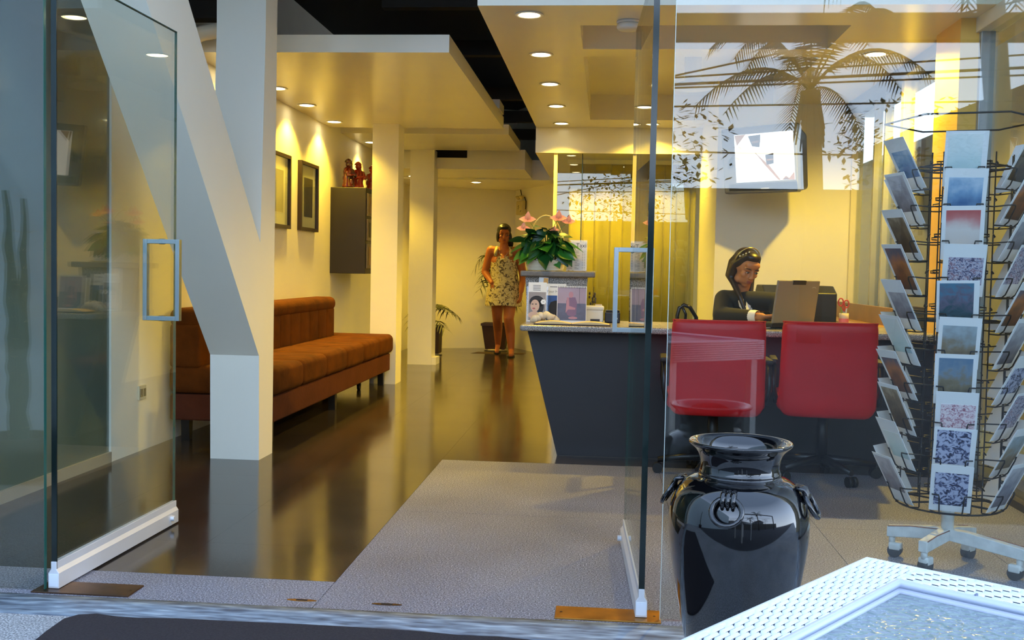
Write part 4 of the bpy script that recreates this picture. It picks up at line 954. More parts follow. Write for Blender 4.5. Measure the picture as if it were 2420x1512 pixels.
def leafmesh(L_, W_, bend, fold, n=8):
    """heart shaped leaf: base at origin, runs along +y, faces +z"""
    vs = []; fs = []
    for i in range(n+1):
        t = i/n; w_ = W_*math.sin(PI*min(1, (t*.86+.14)))**.8*(1-t**3*.55) if t < 1 else .0
        y = L_*t; z = -bend*t*t*L_
        for j in (-1, -.5, 0, .5, 1): vs.append((j*w_, y-(.14*L_*abs(j) if i == 0 else 0), z-fold*abs(j)*w_*-1))
    for i in range(n):
        for j in range(4): a = i*5+j; fs.append((a, a+1, a+6, a+5))
    return MB().add(vs, fs, True)
def orient(p, d, up=(0, 0, 1), roll=0):
    d = V(d).normalized(); x = d.cross(V(up)); x = x.normalized() if x.length > 1e-4 else V((1, 0, 0)); z = x.cross(d)
    M_ = Matrix((tuple(x)+(0,), tuple(d)+(0,), tuple(z)+(0,), (0, 0, 0, 1))).transposed(); M_.translation = p; return M_ @ Matrix.Rotation(roll, 4, 'Y')
rn = random.Random(12)
def add_leaf(tip_dir, base, L_, W_, m, bend=.25, roll=0):
    st = MB().tube(bezier((BX+rn.uniform(-.03, .03), BY+rn.uniform(-.02, .02), BZ+.06), ((BX+base[0])/2, (BY+base[1])/2, base[2]+.01), base, 6), .0024, 5)
    o = leafmesh(L_, W_, bend, .18).xf(orient(V(base), tip_dir, (0, -.4, 1), roll)).build('leaf', m, bk_)
    st.build('stem', 'stem_green', o)
LV = [(-.115, .155, (-1, -.3, -.25), .13, .042, 'leaf_dark'), (-.02, .20, (-.3, -.6, .25), .12, .04, 'leaf'), (.03, .17, (.2, -.8, -.4), .14, .045, 'leaf_dark'), (.08, .16, (.9, -.3, -.35), .16, .045, 'leaf'), (.10, .13, (.7, -.5, -.7), .14, .045, 'leaf_dark'),
      (-.06, .13, (-.4, -.7, -.6), .13, .042, 'leaf_light'), (0, .12, (0, -.8, -.7), .15, .045, 'leaf_dark'), (.05, .10, (.4, -.7, -.6), .12, .04, 'leaf'), (-.09, .10, (-.8, -.5, -.5), .11, .035, 'leaf_light'), (-.13, .11, (-.9, -.2, -.4), .10, .034, 'leaf_light'),
      (.12, .17, (1, .1, -.2), .15, .032, 'leaf'), (.02, .215, (.5, -.4, .3), .11, .035, 'leaf_dark'), (-.07, .20, (-.9, -.3, .25), .10, .035, 'leaf'), (.06, .205, (.6, -.2, .1), .12, .034, 'leaf_dark'), (-.04, .165, (-.3, -.8, -.2), .12, .045, 'leaf_dark'), (.0, .15, (.1, -.9, -.1), .13, .05, 'leaf')]
for x, z, d, L_, W_, m in LV: add_leaf(d, V((BX+x*.85, BY-.04+rn.uniform(-.02, .02), BZ+z)), L_*.95, W_, m, .25, rn.uniform(-.4, .4))
for k in range(26):
    a = rn.uniform(0, 2*PI); rr = rn.uniform(.02, .1); add_leaf((math.cos(a), math.sin(a)*.8-.15, rn.uniform(-.7, .4)), V((BX+rr*math.cos(a), BY+.7*rr*math.sin(a), BZ+rn.uniform(.09, .2))), rn.uniform(.08, .12), rn.uniform(.028, .04), rn.choice(['leaf', 'leaf_dark', 'leaf_dark', 'leaf_light']), .3, rn.uniform(-.5, .5))
for k in range(30):
    xx = rn.uniform(-.11, .12); zz = rn.uniform(.13, .255)*(1-.25*abs(xx)/.12); sgn = 1 if xx > 0 else -1
    add_leaf((sgn*rn.uniform(0, .9)+rn.uniform(-.4, .4), rn.uniform(-.8, -.3), rn.uniform(-1.1, -.1) if zz < .2 else rn.uniform(-.5, .6)), V((BX+xx, BY-rn.uniform(.02, .09), BZ+zz)), rn.uniform(.085, .125), rn.uniform(.03, .044), rn.choice(['leaf', 'leaf_dark', 'leaf_dark', 'leaf_dark']), .3, rn.uniform(-.9, .9))
# the big leaf in front of the walking woman's face
q = AY(1235, 563, 6.12); add_leaf((-1, -.15, .05), V(q)+V((.01, 0, -.012)), .10, .036, 'leaf_dark', .15, .9)
for px, py, big in ((1247, 520, 1), (1237, 541, .8), (1320, 517, 1), (1344, 525, .8), (1310, 545, .6)):
    q = AY(px, py, 6.16); fl_ = MB().tube(bezier((BX+rn.uniform(-.02, .02), BY, BZ+.06), ((BX+q.x)/2, BY-.02, q.z-.03), q, 6), .002, 5).build('flower_stalk', 'stem_green', bk_)
    for a in (-1.2, .05, 1.2): leafmesh(.052*big, .02*big, .3, .2, 6).xf(orient(q, (math.sin(a), -.45, .9*math.cos(a)-.1), (0, -1, .5))).build('spathe', 'spathe', fl_)
    MB().tube([q, q+V((.004, -.01, .03*big))], [.004, .002], 6).build('spadix', mat('spadix', (240, 180, 120), .5), fl_)
# ================================================================== CORRIDOR
mat('palm_leaf', (44, 50, 26), .5, var=.3, vs=20); mat('pot_brown', (58, 36, 24), .5, var=.15); mat('pot_saucer', (190, 180, 150), .4)
def pot_palm(x, y, h, nf, label, seed, fr=(.5, .8), potr=.17):
    rn = random.Random(seed); r = thing('potted_palm', (x, y, 0), label, 'potted plant')
    MB().lathe([(.14, .0), (.155, .012), (.15, .025)], (x, y, 0), 24).build('saucer', 'pot_saucer', r)
    MB().prism([(-.115, -.115), (.115, -.115), (.115, .115), (-.115, .115)], 'z', 0, .01)
    b = MB(); a, c = .125, potr; zz = .33
    b.add([(x+sx_*q_, y+sy_*q_, z) for q_, z in ((a, .026), (c, zz), (c+.012, zz), (c+.012, zz+.03), (c-.01, zz+.03), (c-.02, zz-.02)) for sx_, sy_ in ((-1, -1), (1, -1), (1, 1), (-1, 1))],
          [(3, 2, 1, 0)]+[(i*4+k_, i*4+(k_+1) % 4, i*4+4+(k_+1) % 4, i*4+4+k_) for i in range(5) for k_ in range(4)]+[(20, 21, 22, 23)])
    b.build('pot', 'pot_brown', r)
    for k in range(nf):
        a = 2*PI*k/nf+rn.uniform(-.3, .3); L_ = rn.uniform(*fr); d = V((math.cos(a), math.sin(a), 0)); hh = h*rn.uniform(.35, 1)
        top = V((x, y, .34))+d*L_*.3+V((0, 0, hh)); end = V((x, y, .34))+d*L_*.75+V((0, 0, hh*.72-.1)); pts = bezier((x, y, .34), V((x, y, .34))+d*.03+V((0, 0, hh*1.05)), end, 10)
        fr_ = MB().tube(pts, [.006*(1-.6*i/10) for i in range(11)], 5).build('frond', 'palm_leaf', r)
        lf = MB()
        for i in range(4, 11):
            p = pts[i]; tn = (pts[min(i+1, 10)]-pts[i-1]).normalized(); sd_ = tn.cross(V((0, 0, 1))).normalized()
            for sg in (-1, 1):
                e = p+sd_*sg*.15*(1-.04*(i-4))+tn*.09-V((0, 0, .07)); m_ = (p+e)/2+V((0, 0, .015)); wv = tn*.008
                lf.add([p-wv, p+wv, m_+wv*1.3, e, m_-wv*1.3], [(0, 1, 2, 4), (4, 2, 3)])
        lf.build('leaflets', 'palm_leaf', fr_)
q = AZ(1180, 812, 0); q = AZ(1176, 818, 0); pot_palm(AY(1172, 800, 13.42).x, 13.42, 1.3, 16, 'dark potted palm in a square brown pot behind the walking woman', 3, (.26, .42))
pot_palm(-2.12, 12.5, .42, 9, 'small potted palm half hidden behind the square corridor column', 5, (.3, .46), .13)
r = thing('corridor_rug', (-1.2, 13.3, 0), 'flat dark brown rug on the floor at the corridor end', 'rug')
pts = [AZ(x, y, 0) for x, y in ((1103, 827), (1150, 825), (1215, 825), (1262, 832), (1215, 830), (1110, 830))]
MB().prism([(-1.66, 12.86), (-1.0, 12.86), (-1.0, 13.12), (-1.6, 13.12)], 'z', .0004, .0009).build('pile', mat('rug_dark', (58, 40, 28), .9), r); MB().prism([(-1.67, 12.85), (-.99, 12.85), (-.99, 13.13), (-1.61, 13.13)], 'z', .0002, .0006).build('border', 'black_wood', r)
# emergency lamp on the corridor wall
q = AY(1232, 490, 13.3); wd = (C_-B).normalized(); t_ = (q.x-B.x)/wd.x if abs(wd.x) > .01 else 0; pw = B+wd*t_; nw = V((wd.y, -wd.x)); nw = nw if nw.y < 0 else -nw
q = AY(1232, 490, pw.y); eu = V((wd.x, wd.y, 0)); en = V((nw.x, nw.y, 0)); c0 = V((pw.x, pw.y, q.z))
EM = Matrix((tuple(eu)+(0,), tuple(-en)+(0,), (0, 0, 1, 0), (0, 0, 0, 1))).transposed(); EM.translation = c0
r = thing('emergency_light', c0, 'cream emergency light box with two lamps and a cable high on the corridor wall', 'emergency light')
bevel(MB().box(-.105, .105, -.075, -.001, -.10, .085).xf(EM).build('box', mat('box_cream', (206, 190, 130), .5), r), .012, 3)
for sx_ in (-.06, .06):
    o = MB().lathe([(.012, 0), (.035, .03), (.038, .045)], (sx_, -.06, 0), 18).xf(EM @ Matrix.Translation((0, 0, .10)) @ Matrix.Rotation(.0, 4, 'X')).build('lamp_head', 'box_cream', r)
    MB().lathe([(.036, .046), (.02, .052), (.001, .053)], (sx_, -.06, .10), 18, cap=False).xf(EM).build('lens', 'glass_edge_light', o)
for sx_, sz in ((-.02, .01), (-.02, -.02), (.0, .02), (.0, -.005), (.06, -.06), (.08, -.05)): MB().lathe([(.006, 0), (.006, .003)], (0, 0, 0), 8).xf(EM @ Matrix.Translation((sx_, -.075, sz)) @ Matrix.Rotation(PI/2, 4, 'X')).build('indicator', 'black_rubber', r)
MB().tube([EM @ V(p) for p in ((-.12, -.006, .33), (-.125, -.006, .24), (-.08, -.006, .16), (-.02, -.02, .125), (.07, -.02, .13), (.115, -.02, .07), (.11, -.02, -.02), (.07, -.03, -.05))], .006, 6).build('cable', 'black_rubber', r)
# curtains behind the office partition: separate hanging strips
mat('curtain', (206, 186, 84), .7, var=.08, vs=3)
cu = thing('vertical_blind', (.2, 10.2, 2.1), 'olive yellow hanging blind behind the glass partition of the office', 'curtain')
MB().box(-.4, .86, 10.18, 10.22, 2.10, 2.14).build('head_rail', 'alu_cream', cu)
x = -.375; k = 0
while x < .84:
    w_ = .137 if k == 0 else (.13, .11, .15, .12)[k % 4]; w_ = min(w_, .85-x)
    pts = [(x+w_*i/6, 10.2+.012*math.sin(PI*i/6)*(1 if k % 2 else -1)+(.006 if k % 2 else 0)) for i in range(7)]
    MB().prism(pts+[(px_, py_+.003) for px_, py_ in pts[::-1]], 'z', .04, 2.10, True).build('slat', 'curtain', cu); x += w_+.002; k += 1
# ================================================================== PEOPLE
def remesh(mb, name, m, parent, vox=.006, smooth=3):
    o = mb.build('tmp', None); md = o.modifiers.new('r', 'REMESH'); md.mode = 'VOXEL'; md.voxel_size = vox; md.use_smooth_shade = True
    sm = o.modifiers.new('s', 'SMOOTH'); sm.iterations = smooth; sm.factor = .5
    bpy.context.view_layer.update(); dg = bpy.context.evaluated_depsgraph_get(); me = bpy.data.meshes.new_from_object(o.evaluated_get(dg)); old = o.data
    bpy.data.objects.remove(o); bpy.data.meshes.remove(old); me.name = name
    for p in me.polygons: p.use_smooth = True
    return link(name, me, m, parent)
def limb(b, pts, rs):
    for i in range(len(pts)-1): b.cap(pts[i], rs[i], pts[i+1], rs[i+1], 14)
def head(b, M_, s=1.):
    """cranium, jaw, cheeks, nose, lips, brow, ears; face looks along local -y; origin at the head centre"""
    R3 = M_.to_3x3()
    def E(c, r_): b.ell(M_ @ (V(c)*s), tuple(q*s for q in r_), R3, 18, 12)
    E((0, .012, .028), (.073, .088, .085)); E((0, -.022, -.035), (.058, .064, .068)); E((0, -.048, -.083), (.026, .026, .022)); E((0, -.055, -.05), (.038, .03, .03))
    for sg in (-1, 1):
        E((sg*.036, -.056, -.018), (.024, .022, .02)); E((sg*.03, -.066, .022), (.026, .014, .011)); E((sg*.074, .01, -.006), (.010, .018, .028)); E((sg*.010, -.094, -.026), (.0085, .009, .0075)); E((sg*.045, -.02, -.065), (.022, .03, .026))
    b.cap(M_ @ (V((0, -.080, .018))*s), .009*s, M_ @ (V((0, -.097, -.022))*s), .0115*s, 12)
    E((0, -.083, -.050), (.020, .010, .006)); E((0, -.080, -.062), (.017, .010, .006)); E((0, -.062, .05), (.052, .03, .03))
def face_parts(M_, s, par, lip, brow):
    R3 = M_.to_3x3(); body = par
    for sg in (-1, 1):
        e = MB().ell(M_ @ (V((sg*.031, -.0795, .006))*s), (.0125*s, .006*s, .0052*s), R3, 14, 9).build('eye', mat('eye_white', (214, 202, 190), .3), body)
        MB().ell(M_ @ (V((sg*.031, -.0835, .0052))*s), (.0056*s, .003*s, .0048*s), R3, 12, 8).build('iris', mat('iris', (24, 16, 12), .2), e)
        MB().tube([M_ @ (V((sg*x, y, z))*s) for x, y, z in ((.017, -.0842, .0085), (.026, -.0862, .0115), (.036, -.0842, .0115), (.046, -.0772, .0075))], .0016*s, 5).build('lash_line', mat('lash', (20, 14, 12), .5), e)
        MB().tube([M_ @ (V((sg*x, y, z))*s) for x, y, z in ((.014, -.083, .026), (.028, -.084, .031), (.042, -.077, .030), (.052, -.066, .025))], [.0022*s, .003*s, .0026*s, .0012*s], 6).build('eyebrow', brow, body)
    MB().ell(M_ @ (V((0, -.0885, -.0505))*s), (.0205*s, .0065*s, .0052*s), R3, 14, 8).build('lips', lip, body)
    MB().ell(M_ @ (V((0, -.0865, -.0605))*s), (.0165*s, .0065*s, .0052*s), R3, 14, 8).build('lips', lip, body)
def hand(b, wrist, fwd, up, side_thumb, s=1., curl=.5):
    """palm and five fingers; fwd along the fingers, up = back of the hand, thumb on side_thumb"""
    f = V(fwd).normalized(); u = V(up); u = (u-f*u.dot(f)).normalized(); t = f.cross(u)*(1 if side_thumb > 0 else -1); w0 = V(wrist)
    c = w0+f*.045*s
    for k, o_ in enumerate((-.027, -.009, .009, .027)): b.cap(w0+f*.012*s+t*o_*.55*s, .0125*s, w0+f*.085*s+t*o_*s, .0108*s, 10)
    for k, (o_, L_) in enumerate(((.029, .068), (.010, .078), (-.0095, .072), (-.028, .056))):
        p = w0+f*.088*s+t*o_*s; a = 0; d = f.copy(); rr = .0092*s; p_prev = p
        for j, (fr_, da) in enumerate(((.45, .35), (.32, .7), (.25, .6))):
            a += da*curl; d = f*math.cos(a)-u*math.sin(a); q_ = p_prev+d*L_*s*fr_; b.cap(p_prev, rr, q_, rr*.93, 9); p_prev = q_; rr *= .93
    p0 = w0+f*.028*s+t*.026*s; p1 = p0+(f*.6+t*.75-u*.25).normalized()*.038*s; p2 = p1+(f*.95+t*.2-u*.2).normalized()*.03*s
    b.cap(p0, .0135*s, p1, .011*s, 10); b.cap(p1, .0105*s, p2, .0085*s, 10)
mat('skin_a', (186, 124, 78), .5, var=.04, vs=10); mat('skin_b', (176, 100, 56), .5, var=.05, vs=8); mat('hair_dark', (34, 20, 13), .35, var=.4, vs=30); mat('hair_black', (14, 11, 11), .4, var=.3, vs=30)
mat('lip_a', (150, 76, 62), .4); mat('lip_b', (150, 66, 50), .4)
# ---- the woman at the laptop
HC = AY(1762, 634, 6.52); HC = V((HC.x, 6.52, HC.z))
yaw, pit = math.radians(24), math.radians(26)
HM = Matrix.Translation(HC) @ Matrix.Rotation(yaw, 4, 'Z') @ Matrix.Rotation(pit, 4, 'X') @ Matrix.Rotation(math.radians(5), 4, 'Y')
pa = thing('person', (HC.x-.02, 6.85, 0), 'seated woman in a black blazer with long dark hair typing on the laptop', 'person')
neck = HC+V((-.02, .075, -.17)); chest = neck+V((-.015, .05, -.14)); pelv = V((HC.x-.04, 6.82, .50))
sh_r = AY(1712, 708, 6.60); sh_r = V((sh_r.x, 6.60, sh_r.z)); sh_l = V((sh_r.x+.30, 6.50, sh_r.z-.005))
el_r = V((sh_r.x-.035, 6.44, .80)); wr_r = V((sh_r.x+.185, 6.27, .803)); el_l = V((sh_l.x+.03, 6.42, .79)); wr_l = V((wr_r.x+.085, 6.30, .808))
b = MB(); head(b, HM, .98)
b.cap(HC+V((0, .03, -.06)), .046, neck, .050, 16); b.cap(neck, .05, chest, .10, 16); b.cap(chest, .125, pelv+V((0, 0, .12)), .115, 16); b.cap(pelv+V((0, 0, .12)), .12, pelv, .14, 16)
for s_, e_, w_ in ((sh_r, el_r, wr_r), (sh_l, el_l, wr_l)): limb(b, [chest+V((0, 0, .08)), s_, e_, w_], [.07, .05, .036, .024])
for sg in (-1, 1):
    k0 = pelv+V((sg*.09, -.02, -.01)); k1 = pelv+V((sg*.10+.05, -.40, .0)); k2 = V((k1.x, k1.y+.06, .07)); limb(b, [k0, k1, k2], [.075, .055, .035]); b.cap(k2, .034, k2+V((0, -.12, -.045)), .026, 12)
hand(b, wr_r, (.96, -.25, .10), (0, .1, 1), -1, .95, .75); hand(b, wr_l, (.75, -.2, .02), (0, 0, 1), 1, .95, .75)
bd = remesh(b, 'body', 'skin_a', pa, .0052, 3); face_parts(HM, .98, bd, 'lip_a', 'hair_black')
b = MB(); mat('blazer', (16, 15, 16), .75, var=.2, vs=14, sheen=.1)
b.cap(chest+V((-.01, .01, .05)), .125, pelv+V((0, 0, .14)), .135, 18); b.cap(pelv+V((0, 0, .14)), .14, pelv, .165, 18); b.cap(sh_r, .062, sh_l, .062, 18); b.cap(neck+V((-.05, .02, -.05)), .06, chest, .12, 16); b.cap(neck+V((.05, .02, -.05)), .055, chest, .12, 16)
limb(b, [sh_r, el_r, el_r+(wr_r-el_r)*.72], [.064, .054, .041]); limb(b, [sh_l, el_l, el_l+(wr_l-el_l)*.72], [.062, .052, .041])
bl = remesh(b, 'blazer', 'blazer', pa, .008, 4)
cd = (wr_r-el_r).normalized(); MB().tube([el_r+(wr_r-el_r)*.70, el_r+(wr_r-el_r)*.80, el_r+(wr_r-el_r)*.90], [.039, .041, .037], 18, caps=False).build('cuff', mat('shirt_white', (226, 226, 230), .7), pa)
cd = V((.55, -.83, 0))
for sg in (-1, 1):
    c0 = neck+V((.02, -.075, -.03)); MB().add([c0+V((sg*.008, -.005, .02)), c0+V((sg*.045, .02, .035)), c0+V((sg*.035, -.02, -.035)), c0+V((sg*.004, -.045, -.07)), c0+V((sg*.008, -.015, .02)), c0+V((sg*.045, .01, .035)), c0+V((sg*.035, -.03, -.035)), c0+V((sg*.004, -.055, -.07))], [(0, 1, 2, 3), (7, 6, 5, 4), (0, 4, 5, 1), (1, 5, 6, 2), (2, 6, 7, 3), (3, 7, 4, 0)]).build('collar', 'shirt_white', pa)
MB().prism([(-.012, 0), (.012, 0), (.03, .16), (-.03, .16)], 'y', -.01, .01).xf(Matrix.Translation(neck+V((.045, -.115, -.22))) @ Matrix.Rotation(yaw, 4, 'Z') @ Matrix.Rotation(-.15, 4, 'X')).build('blouse', 'shirt_white', pa)
# hair: cap, back mass, two long falls in front of the shoulders
b = MB(); R3 = HM.to_3x3()
def HE(c, r_): b.ell(HM @ V(c), r_, R3, 20, 13)
HE((0, .026, .040), (.082, .086, .085)); HE((0, .045, -.01), (.080, .066, .09)); HE((0, -.022, .092), (.056, .055, .030))
for sg in (-1, 1):
    for k in range(7):
        x0 = .060+.004*k*.4; y0 = -.020+.013*k
        p0 = HM @ V((sg*x0*.72, y0-.01, .085)); p1 = HM @ V((sg*(.074), y0+.006, .01)); p2 = HM @ V((sg*.068, y0-.004, -.08))
        p3 = p2+(V((.035+.004*k, -.055, -.10)) if sg < 0 else V((-.012, -.02, -.11))); p4 = p3+(V((.045, -.035, -.13)) if sg < 0 else V((-.022, -.015, -.14)))
        if k < 2: p1 = HM @ V((sg*(.080), y0+.03, .012)); p2 = HM @ V((sg*.080, y0+.03, -.07))
        limb(b, [p0, p1, p2, p3, p4], [.016, .017, .017, .015, .008])
hr = remesh(b, 'hair', 'hair_dark', pa, .0055, 2)
hb = [HM @ V((.088*math.cos(t)*.98, .012, .043+.092*math.sin(t))) for t in [PI*k/16 for k in range(17)]]
MB().tube(hb, .0035, 6).build('headband', mat('band_gold', (196, 176, 110), .25, metal=.7), hr)
for k in range(4): MB().ell(HM @ V((-.074+.012*k, -.006-.008*k, .078+.014*k)), .0065, n=10, m=7).build('hair_clip', 'silver_rim', hr)
# swivel seat under her
r = thing('desk_stool', (pelv.x, pelv.y, 0), 'dark swivel seat under the woman at the laptop', 'stool')
MB().rbox(pelv.x-.19, pelv.x+.17, pelv.y-.2, pelv.y+.24, .30, .352, .03).build('seat', 'black_rubber', r); MB().tube([(pelv.x, pelv.y, .03), (pelv.x, pelv.y, .31)], .03, 12).build('column', 'black_plastic', r); MB().lathe([(.18, 0), (.18, .02), (.03, .05)], (pelv.x, pelv.y, 0), 24).build('foot', 'black_plastic', r)
# ---- the woman walking up the corridor
PXc, PYc = -1.235, 12.6
pb = thing('person', (PXc, PYc, 0), 'woman in a sleeveless floral dress walking up the corridor with one hand on her hip', 'person')
HC2 = AY(1192, 554, PYc); HC2 = V((HC2.x, PYc-.03, HC2.z))
HM2 = Matrix.Translation(HC2) @ Matrix.Rotation(math.radians(10), 4, 'Z') @ Matrix.Rotation(math.radians(12), 4, 'X')
nk = HC2+V((0, .03, -.175)); ch = nk+V((0, .01, -.16)); pv = V((PXc+.0, PYc+.02, .82))
srr = AY(1161, 590, PYc); srr = V((srr.x, PYc, srr.z-.01)); sll = V((srr.x+.335, PYc, srr.z))
e_r = AY(1146, 642, PYc+.05); e_r = V((e_r.x, PYc+.06, e_r.z)); w_r = AY(1163, 668, PYc-.08); w_r = V((w_r.x, PYc-.09, w_r.z))
e_l = V((sll.x+.06, PYc+.03, .98)); w_l = V((sll.x+.05, PYc-.12, .80))
b = MB(); head(b, HM2, 1.)
b.cap(HC2+V((0, .03, -.06)), .05, nk, .056, 16); b.cap(nk, .058, ch, .11, 16); b.cap(ch+V((-.04, 0, 0)), .12, ch+V((.04, 0, 0)), .12, 16); b.cap(ch, .13, pv+V((0, 0, .08)), .14, 18); b.cap(pv+V((-.05, 0, 0)), .15, pv+V((.05, 0, 0)), .15, 18)
for s_, e_, w__ in ((srr, e_r, w_r), (sll, e_l, w_l)): limb(b, [ch+V((0, 0, .10)), s_, e_, w__], [.075, .060, .046, .031])
fR = AZ(1178, 833, 0); fL = AZ(1205, 845, 0)
kn1 = V((PXc-.085, PYc+.10, .47)); kn2 = V((PXc+.075, PYc-.12, .47)); an1 = V((fR.x, PYc+.42, .10)); an2 = V((fL.x, PYc-.05, .075))
limb(b, [pv+V((-.085, 0, -.04)), kn1, (kn1+an1)/2+V((0, .03, .04)), an1], [.098, .062, .058, .036]); limb(b, [pv+V((.085, 0, -.04)), kn2, (kn2+an2)/2+V((0, .03, .04)), an2], [.098, .064, .060, .037])
b.cap(an1, .034, an1+V((-.0, -.14, -.072)), .026, 12); b.cap(an2, .034, an2+V((.01, -.16, -.043)), .027, 12); b.cap(an2+V((0, .02, -.03)), .035, an2+V((.01, -.12, -.045)), .032, 12)
hand(b, w_r, (.55, -.35, -.55), (-.3, -.8, .3), 1, 1., .9); hand(b, w_l, (-.05, -.25, -1), (.9, -.3, 0), -1, 1., .7)
bd = remesh(b, 'body', 'skin_b', pb, .006, 3); face_parts(HM2, 1., bd, 'lip_b', 'hair_black')
# dress: one draped surface of oval rings
mf = bpy.data.materials.new('floral'); mf.use_nodes = True; MATS['floral'] = mf
n = mf.node_tree.nodes; l = mf.node_tree.links; p = n['Principled BSDF']; p.inputs['Roughness'].default_value = .8
t = n.new('ShaderNodeTexCoord'); v1 = n.new('ShaderNodeTexNoise'); v1.inputs['Scale'].default_value = 24; v1.inputs['Detail'].default_value = 4; v1.inputs['Distortion'].default_value = 1.2
r_ = n.new('ShaderNodeValToRGB'); e = r_.color_ramp.elements; e[0].position = .34; e[0].color = lin(70, 66, 50)+(1,); e[1].position = .72; e[1].color = lin(146, 124, 60)+(1,)
for po, c in ((.42, (120, 100, 84)), (.48, (206, 192, 140)), (.60, (224, 212, 160)), (.66, (180, 160, 84))): q = e.new(po); q.color = lin(*c)+(1,)
l.new(t.outputs['Object'], v1.inputs['Vector']); l.new(v1.outputs['Fac'], r_.inputs[0]); l.new(r_.outputs[0], p.inputs['Base Color'])
rings = [(ch.z+.095, .128, .112), (ch.z+.05, .152, .13), (ch.z, .168, .146), (ch.z-.10, .165, .142), (ch.z-.18, .168, .145), (pv.z+.10, .185, .16), (pv.z, .205, .185), (pv.z-.10, .215, .195), (.66, .222, .205), (.615, .226, .21)]
vs = []; fs_ = []; N = 40
for i, (z, rx, ry) in enumerate(rings):
    f_ = i/(len(rings)-1); cx_ = ch.x+(pv.x-ch.x)*f_
    for k in range(N):
        a = 2*PI*k/N; fold = 1+.035*f_*math.sin(a*9+z*6); vs.append((cx_+rx*fold*math.cos(a), PYc+.02+ry*fold*math.sin(a), z+.012*math.sin(a*3)*f_*.6+(.02*max(0, -math.sin(a)) * -1 if i == 0 else 0)))
for i in range(len(rings)-1):
    for k in range(N): fs_.append((i*N+k, i*N+(k+1) % N, (i+1)*N+(k+1) % N, (i+1)*N+k))
o = MB().add(vs, fs_, True).build('dress', 'floral', pb); md = o.modifiers.new('s', 'SOLIDIFY'); md.thickness = .008; md.offset = 1; md = o.modifiers.new('b', 'SUBSURF'); md.levels = 1; md.render_levels = 1
for sg in (-1, 1):
    x0 = ch.x+sg*.095; MB().tube([(x0, PYc-.105, ch.z+.07), (x0-sg*.005, PYc-.09, ch.z+.125), (x0-sg*.01, PYc-.02, nk.z+.012), (x0, PYc+.10, ch.z+.10), (x0, PYc+.14, ch.z+.03)], .021, 10).build('strap', 'floral', o)
MB().tube([nk+V((-.075, -.03, .0)), nk+V((-.04, -.085, -.07)), nk+V((0, -.10, -.105)), nk+V((.04, -.085, -.07)), nk+V((.075, -.03, .0))], .0035, 6).build('necklace', 'silver_rim', pb)
for a_, d_ in ((an1, V((0, -.06, 0))), (an2, V((.004, -.07, 0)))):
    pts = [(a_.x+d_.x+.045*math.cos(q)*1.0, a_.y+d_.y+.12*math.sin(q)) for q in [2*PI*k/16 for k in range(16)]]; MB().prism(pts, 'z', .001, .016).build('sandal', 'black_rubber', pb)
b = MB(); R3 = HM2.to_3x3()
for c, r_ in (((0, .030, .042), (.088, .094, .088)), ((0, .06, -.04), (.088, .06, .09)), ((-.0, -.035, .088), (.06, .05, .03)), ((.07, .0, -.06), (.03, .04, .09)), ((-.074, .01, -.03), (.022, .04, .07)), ((.09, .0, -.11), (.03, .03, .05))): b.ell(HM2 @ V(c), r_, R3, 20, 13)
remesh(b, 'hair', 'hair_black', pb, .006, 2)
# ================================================================== OUTSIDE
GP = Y0+.04
def MIR(px, py, ym):
    """place a thing on the street where the shop glass shows it: ym is its distance measured through the glass"""
    p = AY(px, py, ym); return V((p.x, 2*GP-p.y, p.z))
GZ = -.014
struct(MB().box(-3.5, -3.3, -6, Y0-.12, GZ, 3.4).build('wall_porch_left', mat('porch_blue', (196, 214, 222), .7, var=.03)))
# neighbour's walls past the side windows
struct(MB().box(2.75, 2.9, 2.9, 8.6, GZ, 3.6).build('wall_neighbour', mat('neighbour_cream', (226, 206, 168), .7, var=.04)))
struct(MB().box(2.9, 3.05, 8.6, 22, GZ, 2.35).build('wall_neighbour_rear', mat('neighbour_olive', (104, 98, 70), .8, var=.15, vs=3)))
struct(MB().box(-6, 8, 22, 22.3, GZ, 2.4).build('wall_yard_rear', 'neighbour_olive'))
struct(MB().box(XR+.1, 2.95, 3.2, 8.4, 3.25, 3.4).build('daylight_block_passage', 'wall_paint'))  # added slab out of view, keeps daylight from the side windows
struct(MB().box(XR+.12, 2.9, 3.0, 22, -.2, GZ).build('floor_side_passage', 'pavement_grit'))
q0 = AX(2053, 318, 2.89); q1 = AX(2103, 318, 2.89)
lv = thing('louvred_vent', (2.9, 11.2, 1.2), 'dark louvred vent on the neighbour wall seen through the side window', 'vent')
vy0, vy1 = 9.9, 11.6
MB().box(2.86, 2.9, vy0, vy1, 1.45, 2.33).build('frame', 'frame_brown', lv)
for k in range(16): MB().prism([(2.835, 1.48+.05*k), (2.86, 1.51+.05*k), (2.86, 1.52+.05*k), (2.835, 1.49+.05*k)], 'y', vy0+.05, vy1-.05).build('slat', mat('slat_grey', (108, 98, 88), .6), lv)
